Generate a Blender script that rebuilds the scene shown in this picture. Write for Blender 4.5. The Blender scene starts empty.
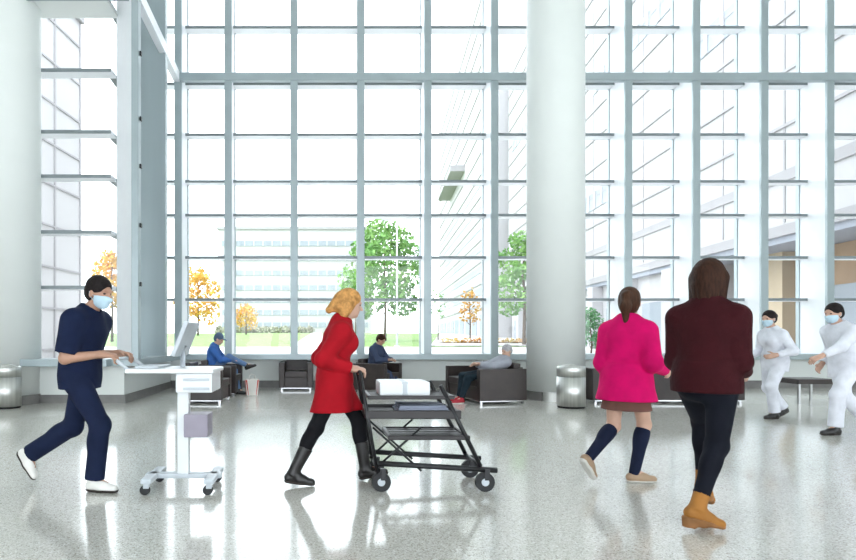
import bpy, bmesh, math, random
import numpy as np
from mathutils import Vector, Matrix

random.seed(7)
S = bpy.context.scene
COL = S.collection
PI = math.pi

# ---------------------------------------------------------------- camera, sky, exposure
CAMH = 1.2
cam = bpy.data.cameras.new('camera')
cam.sensor_width = 36.0
cam.lens = 600.0 / 856.0 * 36.0
cam.shift_x = (428 - 320) / 856.0
cam.shift_y = (338 - 280) / 856.0
cam.clip_end = 800
camo = bpy.data.objects.new('camera', cam)
COL.objects.link(camo)
camo.location = (0, 0, CAMH)
camo.rotation_euler = (PI / 2, 0, 0)
S.camera = camo

world = bpy.data.worlds.new('overcast_sky')
S.world = world
world.use_nodes = True
bg = world.node_tree.nodes['Background']
bg.inputs['Color'].default_value = (0.87, 0.94, 1.0, 1)
bg.inputs['Strength'].default_value = 2.0

S.view_settings.view_transform = 'Standard'
S.view_settings.look = 'None'
S.view_settings.exposure = 1.42
S.view_settings.gamma = 1.0
S.view_settings.use_curve_mapping = False


def px(x, Y):
    return (x - 320.0) / 600.0 * Y


def pz(y, Y):
    return CAMH + (338.0 - y) / 600.0 * Y


# ---------------------------------------------------------------- materials
MATS = {}


def mat(name, col, rough=0.5, metal=0.0, vary=0.06, scale=6.0, bump=0.0, bscale=40.0, spec=0.5, col2=None, sheen=0.0, stretch=None):
    if name in MATS:
        return MATS[name]
    m = bpy.data.materials.new(name)
    m.use_nodes = True
    nt = m.node_tree
    b = nt.nodes['Principled BSDF']
    b.inputs['Roughness'].default_value = rough
    b.inputs['Metallic'].default_value = metal
    b.inputs['Specular IOR Level'].default_value = spec
    if sheen:
        b.inputs['Sheen Weight'].default_value = sheen
    tc = nt.nodes.new('ShaderNodeTexCoord')
    vec = tc.outputs['Object']
    if stretch:
        mp = nt.nodes.new('ShaderNodeMapping')
        mp.inputs['Scale'].default_value = stretch
        nt.links.new(vec, mp.inputs['Vector'])
        vec = mp.outputs['Vector']
    n = nt.nodes.new('ShaderNodeTexNoise')
    n.inputs['Scale'].default_value = scale
    n.inputs['Detail'].default_value = 3
    nt.links.new(vec, n.inputs['Vector'])
    r = nt.nodes.new('ShaderNodeValToRGB')
    c2 = col2 if col2 else tuple(min(1, c * (1 + vary)) for c in col)
    c1 = col if col2 else tuple(c * (1 - vary) for c in col)
    r.color_ramp.elements[0].position = 0.35
    r.color_ramp.elements[1].position = 0.65
    r.color_ramp.elements[0].color = (*c1, 1)
    r.color_ramp.elements[1].color = (*c2, 1)
    nt.links.new(n.outputs['Fac'], r.inputs['Fac'])
    nt.links.new(r.outputs['Color'], b.inputs['Base Color'])
    if bump:
        n2 = nt.nodes.new('ShaderNodeTexNoise')
        n2.inputs['Scale'].default_value = bscale
        n2.inputs['Detail'].default_value = 2
        nt.links.new(vec, n2.inputs['Vector'])
        bp = nt.nodes.new('ShaderNodeBump')
        bp.inputs['Strength'].default_value = bump
        bp.inputs['Distance'].default_value = 0.02
        nt.links.new(n2.outputs['Fac'], bp.inputs['Height'])
        nt.links.new(bp.outputs['Normal'], b.inputs['Normal'])
    MATS[name] = m
    return m


def glass_mat():
    m = bpy.data.materials.new('clear_glass')
    m.use_nodes = True
    nt = m.node_tree
    nt.nodes.remove(nt.nodes['Principled BSDF'])
    out = nt.nodes['Material Output']
    t = nt.nodes.new('ShaderNodeBsdfTransparent')
    t.inputs['Color'].default_value = (0.985, 0.992, 0.99, 1)
    g = nt.nodes.new('ShaderNodeBsdfGlossy')
    g.inputs['Roughness'].default_value = 0.01
    lw = nt.nodes.new('ShaderNodeLayerWeight')
    lw.inputs['Blend'].default_value = 0.5
    pw = nt.nodes.new('ShaderNodeMath')
    pw.operation = 'POWER'
    pw.inputs[1].default_value = 5.0
    nt.links.new(lw.outputs['Facing'], pw.inputs[0])
    f = nt.nodes.new('ShaderNodeMath')
    f.operation = 'MULTIPLY_ADD'
    f.inputs[1].default_value = 0.6
    f.inputs[2].default_value = 0.02
    nt.links.new(pw.outputs[0], f.inputs[0])
    mx = nt.nodes.new('ShaderNodeMixShader')
    nt.links.new(f.outputs[0], mx.inputs[0])
    nt.links.new(t.outputs[0], mx.inputs[1])
    nt.links.new(g.outputs[0], mx.inputs[2])
    nt.links.new(mx.outputs[0], out.inputs['Surface'])
    return m


def terrazzo_mat():
    m = bpy.data.materials.new('polished_terrazzo')
    m.use_nodes = True
    nt = m.node_tree
    b = nt.nodes['Principled BSDF']
    b.inputs['Roughness'].default_value = 0.13
    b.inputs['Specular IOR Level'].default_value = 0.9
    tc = nt.nodes.new('ShaderNodeTexCoord')
    v = nt.nodes.new('ShaderNodeTexVoronoi')
    v.inputs['Scale'].default_value = 130
    nt.links.new(tc.outputs['Object'], v.inputs['Vector'])
    sep = nt.nodes.new('ShaderNodeSeparateColor')
    nt.links.new(v.outputs['Color'], sep.inputs[0])
    r = nt.nodes.new('ShaderNodeValToRGB')
    r.color_ramp.interpolation = 'CONSTANT'
    cols = [(0.0, (0.40, 0.375, 0.325)), (0.14, (0.63, 0.61, 0.565)), (0.45, (0.70, 0.685, 0.64)), (0.74, (0.55, 0.525, 0.465)), (0.88, (0.82, 0.81, 0.785))]
    el = r.color_ramp.elements
    el[0].position = 0.0
    el[0].color = (*cols[0][1], 1)
    el[1].position = cols[1][0]
    el[1].color = (*cols[1][1], 1)
    for p, c in cols[2:]:
        e = el.new(p)
        e.color = (*c, 1)
    nt.links.new(sep.outputs[0], r.inputs['Fac'])
    n = nt.nodes.new('ShaderNodeTexNoise')
    n.inputs['Scale'].default_value = 0.7
    n.inputs['Detail'].default_value = 3
    nt.links.new(tc.outputs['Object'], n.inputs['Vector'])
    mr = nt.nodes.new('ShaderNodeMapRange')
    mr.inputs[1].default_value = 0.3
    mr.inputs[2].default_value = 0.7
    mr.inputs[3].default_value = 0.08
    mr.inputs[4].default_value = 0.14
    nt.links.new(n.outputs['Fac'], mr.inputs[0])
    nt.links.new(mr.outputs[0], b.inputs['Roughness'])
    nt.links.new(r.outputs['Color'], b.inputs['Base Color'])
    return m


GLASS = glass_mat()
TERR = terrazzo_mat()
WHITE = mat('white_paint', (0.80, 0.825, 0.80), 0.55, vary=0.015, scale=1.2)
FINW = mat('white_fin_paint', (0.88, 0.90, 0.925), 0.4, vary=0.01)
ALU = mat('blue_grey_aluminium', (0.36, 0.42, 0.44), 0.38, 0.25, vary=0.04, scale=2)
ALU_BACKLIT = mat('backlit_grey_aluminium', (0.22, 0.25, 0.26), 0.4, 0.2, vary=0.04, scale=2)  # transom tone, backlit shade put into the colour
BASEB = mat('grey_baseboard', (0.21, 0.20, 0.195), 0.4, vary=0.08)
STEEL = mat('brushed_steel', (0.60, 0.60, 0.58), 0.4, 1.0, vary=0.10, scale=14, stretch=(2, 2, 0.03))
CHROME = mat('chrome', (0.5, 0.5, 0.51), 0.25, 1.0, vary=0.02)
LEATHER = mat('dark_brown_leather', (0.030, 0.020, 0.018), 0.42, vary=0.15, bump=0.12, bscale=90)
BLACKM = mat('black_metal', (0.018, 0.018, 0.02), 0.38, 0.3, vary=0.1)
RUBBER = mat('black_rubber', (0.02, 0.02, 0.022), 0.7, vary=0.1)
PLASTW = mat('white_plastic', (0.78, 0.80, 0.82), 0.35, vary=0.02)
PLASTG = mat('light_grey_plastic', (0.52, 0.56, 0.60), 0.4, vary=0.04)
MAUVE = mat('grey_mauve_plastic', (0.30, 0.27, 0.33), 0.5, vary=0.05)


# ---------------------------------------------------------------- object helpers
def link(o, parent=None):
    COL.objects.link(o)
    if parent is not None:
        o.parent = parent
    return o


def tag(o, label=None, cat=None, group=None, kind=None):
    if label:
        o['label'] = label
    if cat:
        o['category'] = cat
    if group:
        o['group'] = group
    if kind:
        o['kind'] = kind
    return o


def thing(name, label, cat, loc=(0, 0, 0), rz=0.0, group=None, kind=None):
    o = bpy.data.objects.new(name, None)
    o.empty_display_size = 0.1
    o.location = loc
    o.rotation_euler = (0, 0, rz)
    link(o)
    return tag(o, label, cat, group, kind)


def mesh_obj(name, bm, m, parent=None, smooth=False):
    me = bpy.data.meshes.new(name)
    bmesh.ops.recalc_face_normals(bm, faces=bm.faces[:])
    bm.to_mesh(me)
    bm.free()
    for x in (m if isinstance(m, (list, tuple)) else [m]):
        me.materials.append(x)
    if smooth:
        for p in me.polygons:
            p.use_smooth = True
    return link(bpy.data.objects.new(name, me), parent)


def abox(bm, x0, x1, y0, y1, z0, z1, bevel=0.0, seg=2, M=None, mi=0):
    r = bmesh.ops.create_cube(bm, size=1.0)
    vs = r['verts']
    bmesh.ops.scale(bm, vec=(x1 - x0, y1 - y0, z1 - z0), verts=vs)
    bmesh.ops.translate(bm, vec=((x0 + x1) / 2, (y0 + y1) / 2, (z0 + z1) / 2), verts=vs)
    fs = {f for v in vs for f in v.link_faces}
    for f in fs:
        f.material_index = mi
    if bevel:
        es = list({e for v in vs for e in v.link_edges})
        rr = bmesh.ops.bevel(bm, geom=es, offset=bevel, segments=seg, affect='EDGES', profile=0.7)
        vs = list({v for f in rr['faces'] for v in f.verts} | {v for v in vs if v.is_valid})
    if M is not None:
        bmesh.ops.transform(bm, matrix=M, verts=vs)
    return vs


def atube(bm, pts, r, seg=10, caps=True, r2=None):
    pts = [Vector(p) for p in pts]
    rings = []
    n = len(pts)
    for i, p in enumerate(pts):
        d = (pts[min(i + 1, n - 1)] - pts[max(i - 1, 0)]).normalized()
        a = Vector((0, 0, 1)) if abs(d.z) < 0.95 else Vector((1, 0, 0))
        u = d.cross(a).normalized()
        w = d.cross(u)
        rr = r if r2 is None else r + (r2 - r) * i / (n - 1)
        rings.append([bm.verts.new(p + (u * math.cos(t) + w * math.sin(t)) * rr) for t in [2 * PI * k / seg for k in range(seg)]])
    for a, b in zip(rings, rings[1:]):
        for k in range(seg):
            bm.faces.new((a[k], a[(k + 1) % seg], b[(k + 1) % seg], b[k]))
    if caps:
        bm.faces.new(rings[0])
        bm.faces.new(rings[-1])


def alathe(bm, prof, seg=48, center=(0, 0), mi=0):
    rings = []
    for r, z in prof:
        rings.append([bm.verts.new((center[0] + r * math.cos(2 * PI * k / seg), center[1] + r * math.sin(2 * PI * k / seg), z)) for k in range(seg)])
    for a, b in zip(rings, rings[1:]):
        for k in range(seg):
            f = bm.faces.new((a[k], a[(k + 1) % seg], b[(k + 1) % seg], b[k]))
            f.material_index = mi
    bm.faces.new(rings[0])
    bm.faces.new(rings[-1])


def box_obj(name, m, parent, x0, x1, y0, y1, z0, z1, bevel=0.0, seg=2, M=None):
    bm = bmesh.new()
    abox(bm, x0, x1, y0, y1, z0, z1, bevel, seg, M)
    return mesh_obj(name, bm, m, parent)


def tube_obj(name, m, parent, pts, r, seg=10, r2=None):
    bm = bmesh.new()
    atube(bm, pts, r, seg, r2=r2)
    return mesh_obj(name, bm, m, parent, True)


def struct(name, label, cat, bm, m):
    return tag(mesh_obj(name, bm, m), label, cat, kind='structure')


_unit = {}


def unit_box(name, m, parent, x0, x1, y0, y1, z0, z1):
    """box that shares one unit mesh per material"""
    k = m.name
    if k not in _unit:
        bm = bmesh.new()
        bmesh.ops.create_cube(bm, size=1.0)
        me = bpy.data.meshes.new(name)
        bm.to_mesh(me)
        bm.free()
        me.materials.append(m)
        _unit[k] = me
    o = bpy.data.objects.new(name, _unit[k])
    o.scale = (x1 - x0, y1 - y0, z1 - z0)
    o.location = ((x0 + x1) / 2, (y0 + y1) / 2, (z0 + z1) / 2)
    return link(o, parent)


# ================================================================ THE HALL
GY = 15.0      # glass plane of the main wall
FY = 14.1      # front edge of its fins
LWY = 14.55    # face of the low wall below
CEIL = 13.0
ROWS = [0.75, 2.145, 3.18, 4.22, 5.05, 6.20, 7.45, 8.84, 10.3, 11.65, 13.0]
LGY = 11.45    # glass plane of the nearer bay on the left
LFY = 10.62
RGX = -4.3     # glass plane of the return between the two
RFX = -3.30

bm = bmesh.new()
abox(bm, -13, 22, -10, LGY, -0.25, 0)
abox(bm, -3.9, 22, LGY, LWY + 0.05, -0.25, 0)
struct('floor', 'polished speckled terrazzo floor of the hall', 'floor', bm, TERR)
bm = bmesh.new()
abox(bm, -13, 22, -10, GY + 0.1, CEIL, CEIL + 0.3)
struct('ceiling', 'white ceiling high above the hall', 'ceiling', bm, WHITE)
bm = bmesh.new()
abox(bm, -13.3, -13, -10, LGY + 0.1, -0.2, CEIL)
struct('wall_left', 'plain white side wall beyond the round column', 'wall', bm, WHITE)
bm = bmesh.new()
abox(bm, -13, 22, -10.3, -10, 6.0, CEIL)  # unseen wall added to keep rear sky light off the upper columns
struct('wall_rear_added', 'added unseen white upper wall opposite the windows, holding back sky light over a wide opening', 'wall', bm, WHITE)
bm = bmesh.new()
abox(bm, 22, 22.3, -10, GY + 0.1, -0.2, CEIL)
struct('wall_right', 'plain white side wall past the end of the glazing', 'wall', bm, WHITE)
bm = bmesh.new()
abox(bm, -3.85, 22, LWY, GY + 0.1, 0, 0.69)
struct('wall_back', 'low white wall under the main window sill', 'wall', bm, WHITE)
bm = bmesh.new()
abox(bm, -13, -3.9, LGY - 0.35, LGY + 0.1, 0, 0.69)
abox(bm, -4.0, -3.62, LGY - 0.35, LWY + 0.2, 0, 0.69)
struct('wall_corner', 'low white wall under the nearer window and its return', 'wall', bm, WHITE)
bm = bmesh.new()
abox(bm, -3.62, 22, LWY - 0.025, LWY, 0, 0.17)
struct('baseboard_back', 'grey baseboard along the low wall under the main windows', 'baseboard', bm, BASEB)
bm = bmesh.new()
abox(bm, -13, -3.6, LGY - 0.375, LGY - 0.35, 0, 0.15)
abox(bm, -3.62, -3.595, LGY - 0.35, LWY - 0.02, 0, 0.15)
struct('baseboard_left', 'grey baseboard along the low wall under the nearer window', 'baseboard', bm, BASEB)

# sills
bm = bmesh.new()
abox(bm, -3.44, 22, FY, GY, 0.69, 0.82, 0.01)
struct('trim_1', 'blue grey metal sill running under the main window wall', 'sill', bm, ALU)
bm = bmesh.new()
abox(bm, -13, -3.8, LFY + 0.05, LGY, 0.69, 0.82, 0.01)
abox(bm, RGX, -3.3, LFY + 0.3, FY, 0.69, 0.815, 0.01)
struct('trim_2', 'blue grey metal sill under the nearer window bay', 'sill', bm, ALU)

ORD = ['first', 'second', 'third', 'fourth', 'fifth', 'sixth', 'seventh', 'eighth', 'ninth', 'tenth', 'eleventh', 'twelfth', 'thirteenth', 'fourteenth', 'fifteenth', 'sixteenth']


def transom(parent, x0, x1, y0, y1, z, h=0.065):
    bm = bmesh.new()
    abox(bm, x0, x1, y0 + 0.015, y1, z - h / 2, z + h / 2, mi=0)
    abox(bm, x0, x1, y0, y0 + 0.015, z - h / 2, z + h / 2, mi=1)  # front face coloured dark to stand for its backlit shade
    return mesh_obj('transom', bm, [FINW, ALU_BACKLIT], parent)


def bay(name, label, x0, x1, gy, tdepth=0.26):
    w = thing(name, label, 'window', ((x0 + x1) / 2, gy, 0.75), kind='structure', group='glazed bays of the window walls')
    cx = (x0 + x1) / 2
    hw = (x1 - x0) / 2
    for k in range(len(ROWS) - 1):
        a, b = ROWS[k] - 0.75, ROWS[k + 1] - 0.75
        unit_box('pane', GLASS, w, -hw, hw, 0.02, 0.034, a, b)
        if k:
            transom(w, -hw, hw, -tdepth, 0.04, a)
    return w


def fin(name, label, x, fy, gy, w=0.17):
    t = thing(name, label, 'mullion', (x, fy, 0.82), kind='structure', group='vertical fins of the window walls')
    bm = bmesh.new()
    abox(bm, -w / 2, w / 2, 0, 0.07, 0, CEIL - 0.82, 0.006, 1)
    mesh_obj('front_cap', bm, ALU, t)
    bm = bmesh.new()
    abox(bm, -0.03, 0.03, 0.07, gy - fy, 0, CEIL - 0.82)
    mesh_obj('fin_blade', bm, FINW, t)
    bm = bmesh.new()
    abox(bm, -0.05, 0.05, gy - fy - 0.02, gy - fy + 0.09, 0, CEIL - 0.82)
    mesh_obj('glazing_bar', bm, ALU, t)
    return t


FINS = [round(x_ + 1.41, 3) for x_ in (-4.75, -3.572, -2.02, -0.447, 1.128, 2.70, 4.28, 5.85, 7.45, 9.05, 10.6, 12.2, 13.78, 15.35, 16.92, 18.5)]
for i, x in enumerate(FINS):
    fin('trim_%d' % (i + 3), '%s deep vertical fin of the main window wall, counted from its inner corner' % ORD[i], x, FY, GY)
EDGES = [RGX] + FINS[1:] + [22.0]
for i in range(len(EDGES) - 1):
    bay('window_%d' % (i + 1), '%s tall glazed bay of the main window wall, counted from its inner corner' % ORD[i], EDGES[i], EDGES[i + 1], GY)

# big horizontal bar across the main wall
bm = bmesh.new()
abox(bm, -3.44, 22, FY - 0.03, FY + 0.12, 7.25, 7.43, 0.006, 1)
struct('trim_19', 'wide blue grey bar crossing the fins of the main window wall', 'beam', bm, ALU)

# nearer bay on the left with its engaged column
bay('window_17', 'nearer glazed bay beside the white column behind the man in navy', -5.45, -3.9, LGY)
bay('window_18', 'glazed bay hidden beyond the white column by the nearer bay', -13.0, -6.2, LGY)
bm = bmesh.new()
abox(bm, -13, -3.24, LFY, LFY + 0.18, 7.26, 7.45, 0.006, 1, mi=0)
abox(bm, -13, -3.85, LFY + 0.18, LGY, 7.30, 7.36, mi=1)
struct('trim_20', 'cream and grey horizontal beam above the nearer window bay', 'beam', bm, [ALU, WHITE])
# corner post: grey front plate and splayed pale jamb going back to the glass
t = thing('trim_21', 'grey corner post where the nearer window meets the return', 'mullion', (-3.34, LFY, 0.82), kind='structure')
bm = bmesh.new()
abox(bm, 0, 0.125, 0, 0.16, 0, CEIL - 0.82, 0.006, 1)
mesh_obj('front_cap', bm, ALU, t)
bm = bmesh.new()
q = [(0, 0.02), (0.05, 0.16), (-0.46, LGY - LFY), (-0.54, LGY - LFY)]
lo = [bm.verts.new((x, y, 0)) for x, y in q]
hi = [bm.verts.new((x, y, CEIL - 0.82)) for x, y in q]
for k in range(4):
    bm.faces.new((lo[k], lo[(k + 1) % 4], hi[(k + 1) % 4], hi[k]))
bm.faces.new(lo)
bm.faces.new(hi)
mesh_obj('splayed_jamb', bm, FINW, t)
for z in (6.275, 5.11, 4.265, 3.21, 2.16):
    bm = bmesh.new()
    abox(bm, 0.125, 0.16, 0.05, 0.13, z - 0.86, z - 0.78, 0.01, 1)
    mesh_obj('transom_end', bm, BLACKM, t)  # dark stubs added in place of the return transom ends
# return glazing between the two walls
rw = thing('window_19', 'narrow glazed return wall between the nearer bay and the main wall', 'window', (-4.0, LGY, 0.75), math.radians(1.5), kind='structure')
for (a, b) in ((0.05, 1.2), (1.2, 3.6)):
    for k in range(len(ROWS) - 1):
        unit_box('pane', GLASS, rw, -0.02, -0.006, a, b, ROWS[k] - 0.75, ROWS[k + 1] - 0.75)
for k in range(1, len(ROWS) - 1):
    unit_box('transom', ALU_BACKLIT, rw, -0.03, 0.1, 0.05, 3.6, ROWS[k] - 0.78, ROWS[k] - 0.72)
rf = thing('trim_22', 'broad fin panel, shade put into its grey, on the glazed return wall', 'mullion', (-4.02, 12.68, 0.82), 0, kind='structure')
unit_box('fin_blade', ALU, rf, 0.0, 0.70, 0.0, 0.11, 0, CEIL - 0.82)  # blade coloured grey for its shaded face, other blades are white
unit_box('front_cap', ALU, rf, 0.70, 0.76, -0.02, 0.13, 0, CEIL - 0.82)
bm = bmesh.new()
q = [(-3.34, LFY + 0.14), (-3.20, LFY + 0.14), (-3.30, FY + 0.02), (-3.44, FY + 0.02)]
lo = [bm.verts.new((x, y, 7.22)) for x, y in q]
hi = [bm.verts.new((x, y, 7.45)) for x, y in q]
for k in range(4):
    bm.faces.new((lo[k], lo[(k + 1) % 4], hi[(k + 1) % 4], hi[k]))
bm.faces.new(lo)
bm.faces.new(hi)
struct('trim_23', 'white beam running back along the glazed return wall', 'beam', bm, FINW)


def column(name, label, x, y, r):
    t = thing(name, label, 'column', (x, y, 0), kind='structure')
    bm = bmesh.new()
    alathe(bm, [(r, 0), (r, CEIL)], 72)
    o = mesh_obj('shaft', bm, WHITE, t)
    for p in o.data.polygons:
        p.use_smooth = len(p.vertices) == 4
    for k in range(8):
        a0, a1 = 2 * PI * k / 8, 2 * PI * (k + 1) / 8 - 0.02
        bm = bmesh.new()
        n = 8
        ring = []
        for j in range(n + 1):
            a = a0 + (a1 - a0) * j / n
            ring.append([bm.verts.new((rr * math.cos(a), rr * math.sin(a), z)) for rr, z in ((r - 0.005, 0), (r + 0.02, 0), (r + 0.02, 0.17), (r - 0.005, 0.17))])
        for A, B in zip(ring, ring[1:]):
            for q_ in range(4):
                bm.faces.new((A[q_], A[(q_ + 1) % 4], B[(q_ + 1) % 4], B[q_]))
        bm.faces.new(ring[0])
        bm.faces.new(ring[-1])
        mesh_obj('base_plate', bm, [BASEB, STEEL][k == 5], t)
    return t


column('column', 'white round column standing between the sofa and the steel bin', 4.63, 11.8, 0.54)
column('column', 'white round column beside the nearer window, steel bin at its foot', -5.725, 11.05, 0.54)


# ================================================================ FURNITURE
def seating(name, label, cat, loc, rz, width=0.85, seats=1, group=None, d=0.80):
    """boxy leather seat facing local +x, width along y"""
    t = thing(name, label, cat, loc, rz, group)
    hw = width / 2
    aw = 0.13
    for s in (-1, 1):
        y0, y1 = (hw - aw, hw) if s > 0 else (-hw, -hw + aw)
        box_obj('armrest', LEATHER, t, -d / 2, d / 2, y0, y1, 0.065, 0.64, 0.018, 3)
    box_obj('seat_base', LEATHER, t, -d / 2 + 0.06, d / 2 - 0.03, -hw + aw, hw - aw, 0.065, 0.30, 0.012)
    iw = (width - 2 * aw) / seats
    for k in range(seats):
        ya = -hw + aw + k * iw
        box_obj('seat_cushion', LEATHER, t, -d / 2 + 0.2, d / 2 - 0.005, ya + 0.005, ya + iw - 0.005, 0.30, 0.44, 0.03, 3)
        M = Matrix.Translation((-d / 2 + 0.2, 0, 0.44)) @ Matrix.Rotation(-0.14, 4, 'Y')
        box_obj('back_cushion', LEATHER, t, -0.12, 0.02, ya + 0.005, ya + iw - 0.005, -0.06, 0.31, 0.035, 3, M)
    box_obj('backrest', LEATHER, t, -d / 2, -d / 2 + 0.10, -hw + aw, hw - aw, 0.065, 0.66, 0.018, 3)
    for s in (-1, 1):
        y = s * (hw - aw / 2)
        bm = bmesh.new()
        abox(bm, -d / 2 + 0.02, d / 2 - 0.02, y - 0.02, y + 0.02, 0.04, 0.065, 0.004, 1)
        rail = mesh_obj('base_rail', bm, CHROME, t)
        for x in (-d / 2 + 0.05, d / 2 - 0.05):
            box_obj('foot', CHROME, rail, x - 0.02, x + 0.02, y - 0.02, y + 0.02, 0.0, 0.041)
    for x in (-d / 2 + 0.05, d / 2 - 0.05):
        box_obj('cross_rail', CHROME, t, x - 0.015, x + 0.015, -hw + aw / 2, hw - aw / 2, 0.041, 0.064)
    return t


G = 'dark leather seats of the waiting area'
seating('armchair', 'empty dark brown armchair in front of the seated man in blue', 'armchair', (-2.16, 11.35, 0), math.radians(-3), 0.88, group=G)
seating('armchair', 'dark brown armchair holding the man in blue', 'armchair', (-2.11, 12.72, 0), math.radians(-3), 0.80, group=G)
seating('armchair', 'dark brown armchair against the low wall facing the hall', 'armchair', (px(296, 13.75), 14.08, 0), -PI / 2, 0.78, group=G)
seating('armchair', 'dark armchair under the person in dark clothes by the window', 'armchair', (px(378, 13.3), 13.4, 0), math.radians(-35), 0.82, group=G)
SOFA_C = Vector((2.865, 10.75, 0))
ang = math.radians(191)
fdir = Vector((math.cos(ang), math.sin(ang), 0))
ldir = Vector((-fdir.y, fdir.x, 0))
sofa_loc = SOFA_C - fdir * 0.46 - ldir * 0.78
seating('sofa', 'dark brown two-seat sofa with a sleeping person next to the column', 'sofa', tuple(sofa_loc), ang, 1.56, 2, group=G, d=0.92)
seating('armchair', 'dark armchair with its back to the hall next to the steel bin', 'armchair', (5.41, 11.35, 0), PI / 2, 0.86, group=G)
seating('armchair', 'dark armchair with its back to the hall behind the woman in pink', 'armchair', (6.37, 11.35, 0), PI / 2, 0.86, group=G)
seating('armchair', 'dark armchair seen between the women in pink and maroon', 'armchair', (7.33, 11.35, 0), PI / 2, 0.86, group=G)

# low dark table near the nurses
t = thing('coffee_table', 'low dark table between the two nurses in white', 'table', (px(805, 11.2), 11.2, 0))
box_obj('table_top', LEATHER, t, -0.36, 0.36, -0.3, 0.3, 0.36, 0.45, 0.012)
for sx in (-1, 1):
    for sy in (-1, 1):
        box_obj('leg', CHROME, t, sx * 0.32 - 0.018, sx * 0.32 + 0.018, sy * 0.26 - 0.018, sy * 0.26 + 0.018, 0, 0.36)


def bin_(label, x, y, r=0.235, h=0.72):
    t = thing('waste_bin', label, 'bin', (x, y, 0), group='brushed steel waste bins')
    bm = bmesh.new()
    alathe(bm, [(r - 0.02, 0.0), (r - 0.012, 0.03), (r - 0.012, 0.035)], 56)
    mesh_obj('base_ring', bm, RUBBER, t, True)
    bm = bmesh.new()
    alathe(bm, [(r, 0.035), (r, 0.535)], 56)
    o = mesh_obj('body', bm, STEEL, t)
    for p in o.data.polygons:
        p.use_smooth = len(p.vertices) == 4
    bm = bmesh.new()
    alathe(bm, [(r - 0.006, 0.535), (r - 0.006, 0.541), (r, 0.541), (r, h - 0.03), (r - 0.012, h - 0.008), (r - 0.03, h), (r - 0.07, h), (r - 0.09, h - 0.03), (r - 0.1, h - 0.12)], 56)
    o = mesh_obj('lid', bm, STEEL, t)
    for p in o.data.polygons:
        p.use_smooth = len(p.vertices) == 4
    bm = bmesh.new()
    alathe(bm, [(r - 0.1, h - 0.03), (r - 0.085, h + 0.01), (0.02, h + 0.035)], 40)
    mesh_obj('opening_flap', bm, STEEL, t, True)


bin_('cylindrical brushed steel bin in front of the column at mid hall', px(573.5, 10.25), 10.35)
bin_('cylindrical brushed steel bin at the foot of the column by the nearer window', px(3.5, 10.2), 10.3)

# ================================================================ SIGNED-DISTANCE FIGURES
V = lambda *a: np.array(a, dtype=np.float64)


def unit(v):
    v = np.asarray(v, float)
    return v / (np.linalg.norm(v) + 1e-12)


def cap(a, b, ra, rb=None, k=0.02, u=None, f=1.0, flat=False, mode='u'):
    return dict(t='cap', a=np.asarray(a, float), b=np.asarray(b, float), ra=ra, rb=ra if rb is None else rb, k=k, u=u, f=f, flat=flat, m=mode)


def ell(c, radii, axes=None, k=0.02, mode='u'):
    return dict(t='ell', c=np.asarray(c, float), r=radii, ax=np.eye(3) if axes is None else np.array(axes, float), k=k, m=mode)


def half(n, c, k=0.0, mode='i'):
    """keeps n.p < c"""
    return dict(t='half', n=unit(n), c=c, k=k, m=mode)


def bounds(o):
    if o['t'] == 'cap':
        r = max(o['ra'], o['rb']) * max(1, o['f'])
        return np.minimum(o['a'], o['b']) - r, np.maximum(o['a'], o['b']) + r
    r = max(o['r'])
    return o['c'] - r, o['c'] + r


def evalp(o, X, Y, Z):
    if o['t'] == 'half':
        return X * o['n'][0] + Y * o['n'][1] + Z * o['n'][2] - o['c']
    if o['t'] == 'ell':
        x, y, z = X - o['c'][0], Y - o['c'][1], Z - o['c'][2]
        k0 = 0
        k1 = 0
        for i in range(3):
            a = o['ax'][i]
            q = (x * a[0] + y * a[1] + z * a[2]) / o['r'][i]
            k0 = k0 + q * q
            k1 = k1 + (q / o['r'][i]) ** 2
        k0 = np.sqrt(k0)
        k1 = np.sqrt(k1) + 1e-9
        return k0 * (k0 - 1) / k1
    a, b = o['a'], o['b']
    ab = b - a
    L2 = float(ab @ ab) + 1e-12
    x, y, z = X - a[0], Y - a[1], Z - a[2]
    tt = (x * ab[0] + y * ab[1] + z * ab[2]) / L2
    tc = np.clip(tt, 0, 1)
    tp = np.maximum(tt, 0) if o['flat'] == 2 else (tt if o['flat'] else tc)
    dx, dy, dz = x - tp * ab[0], y - tp * ab[1], z - tp * ab[2]
    d2 = dx * dx + dy * dy + dz * dz
    f = o['f']
    if o['u'] is not None:
        u = o['u']
        du = dx * u[0] + dy * u[1] + dz * u[2]
        d2 = d2 + du * du * (1 / f / f - 1)
    d = (np.sqrt(d2) - (o['ra'] + (o['rb'] - o['ra']) * tc)) * min(1, f)
    if o['flat']:
        d = np.maximum(d, (tt - 1 if o['flat'] == 2 else np.maximum(-tt, tt - 1)) * math.sqrt(L2))
    return d


def smin(a, b, k):
    if k <= 0:
        return np.minimum(a, b)
    h = np.maximum(k - np.abs(a - b), 0) / k
    return np.minimum(a, b) - h * h * k * 0.25


CORN = [(i, j, k) for i in (0, 1) for j in (0, 1) for k in (0, 1)]
EDG = [(a, b) for a in range(8) for b in range(a + 1, 8) if sum(abs(p - q) for p, q in zip(CORN[a], CORN[b])) == 1]


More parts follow.
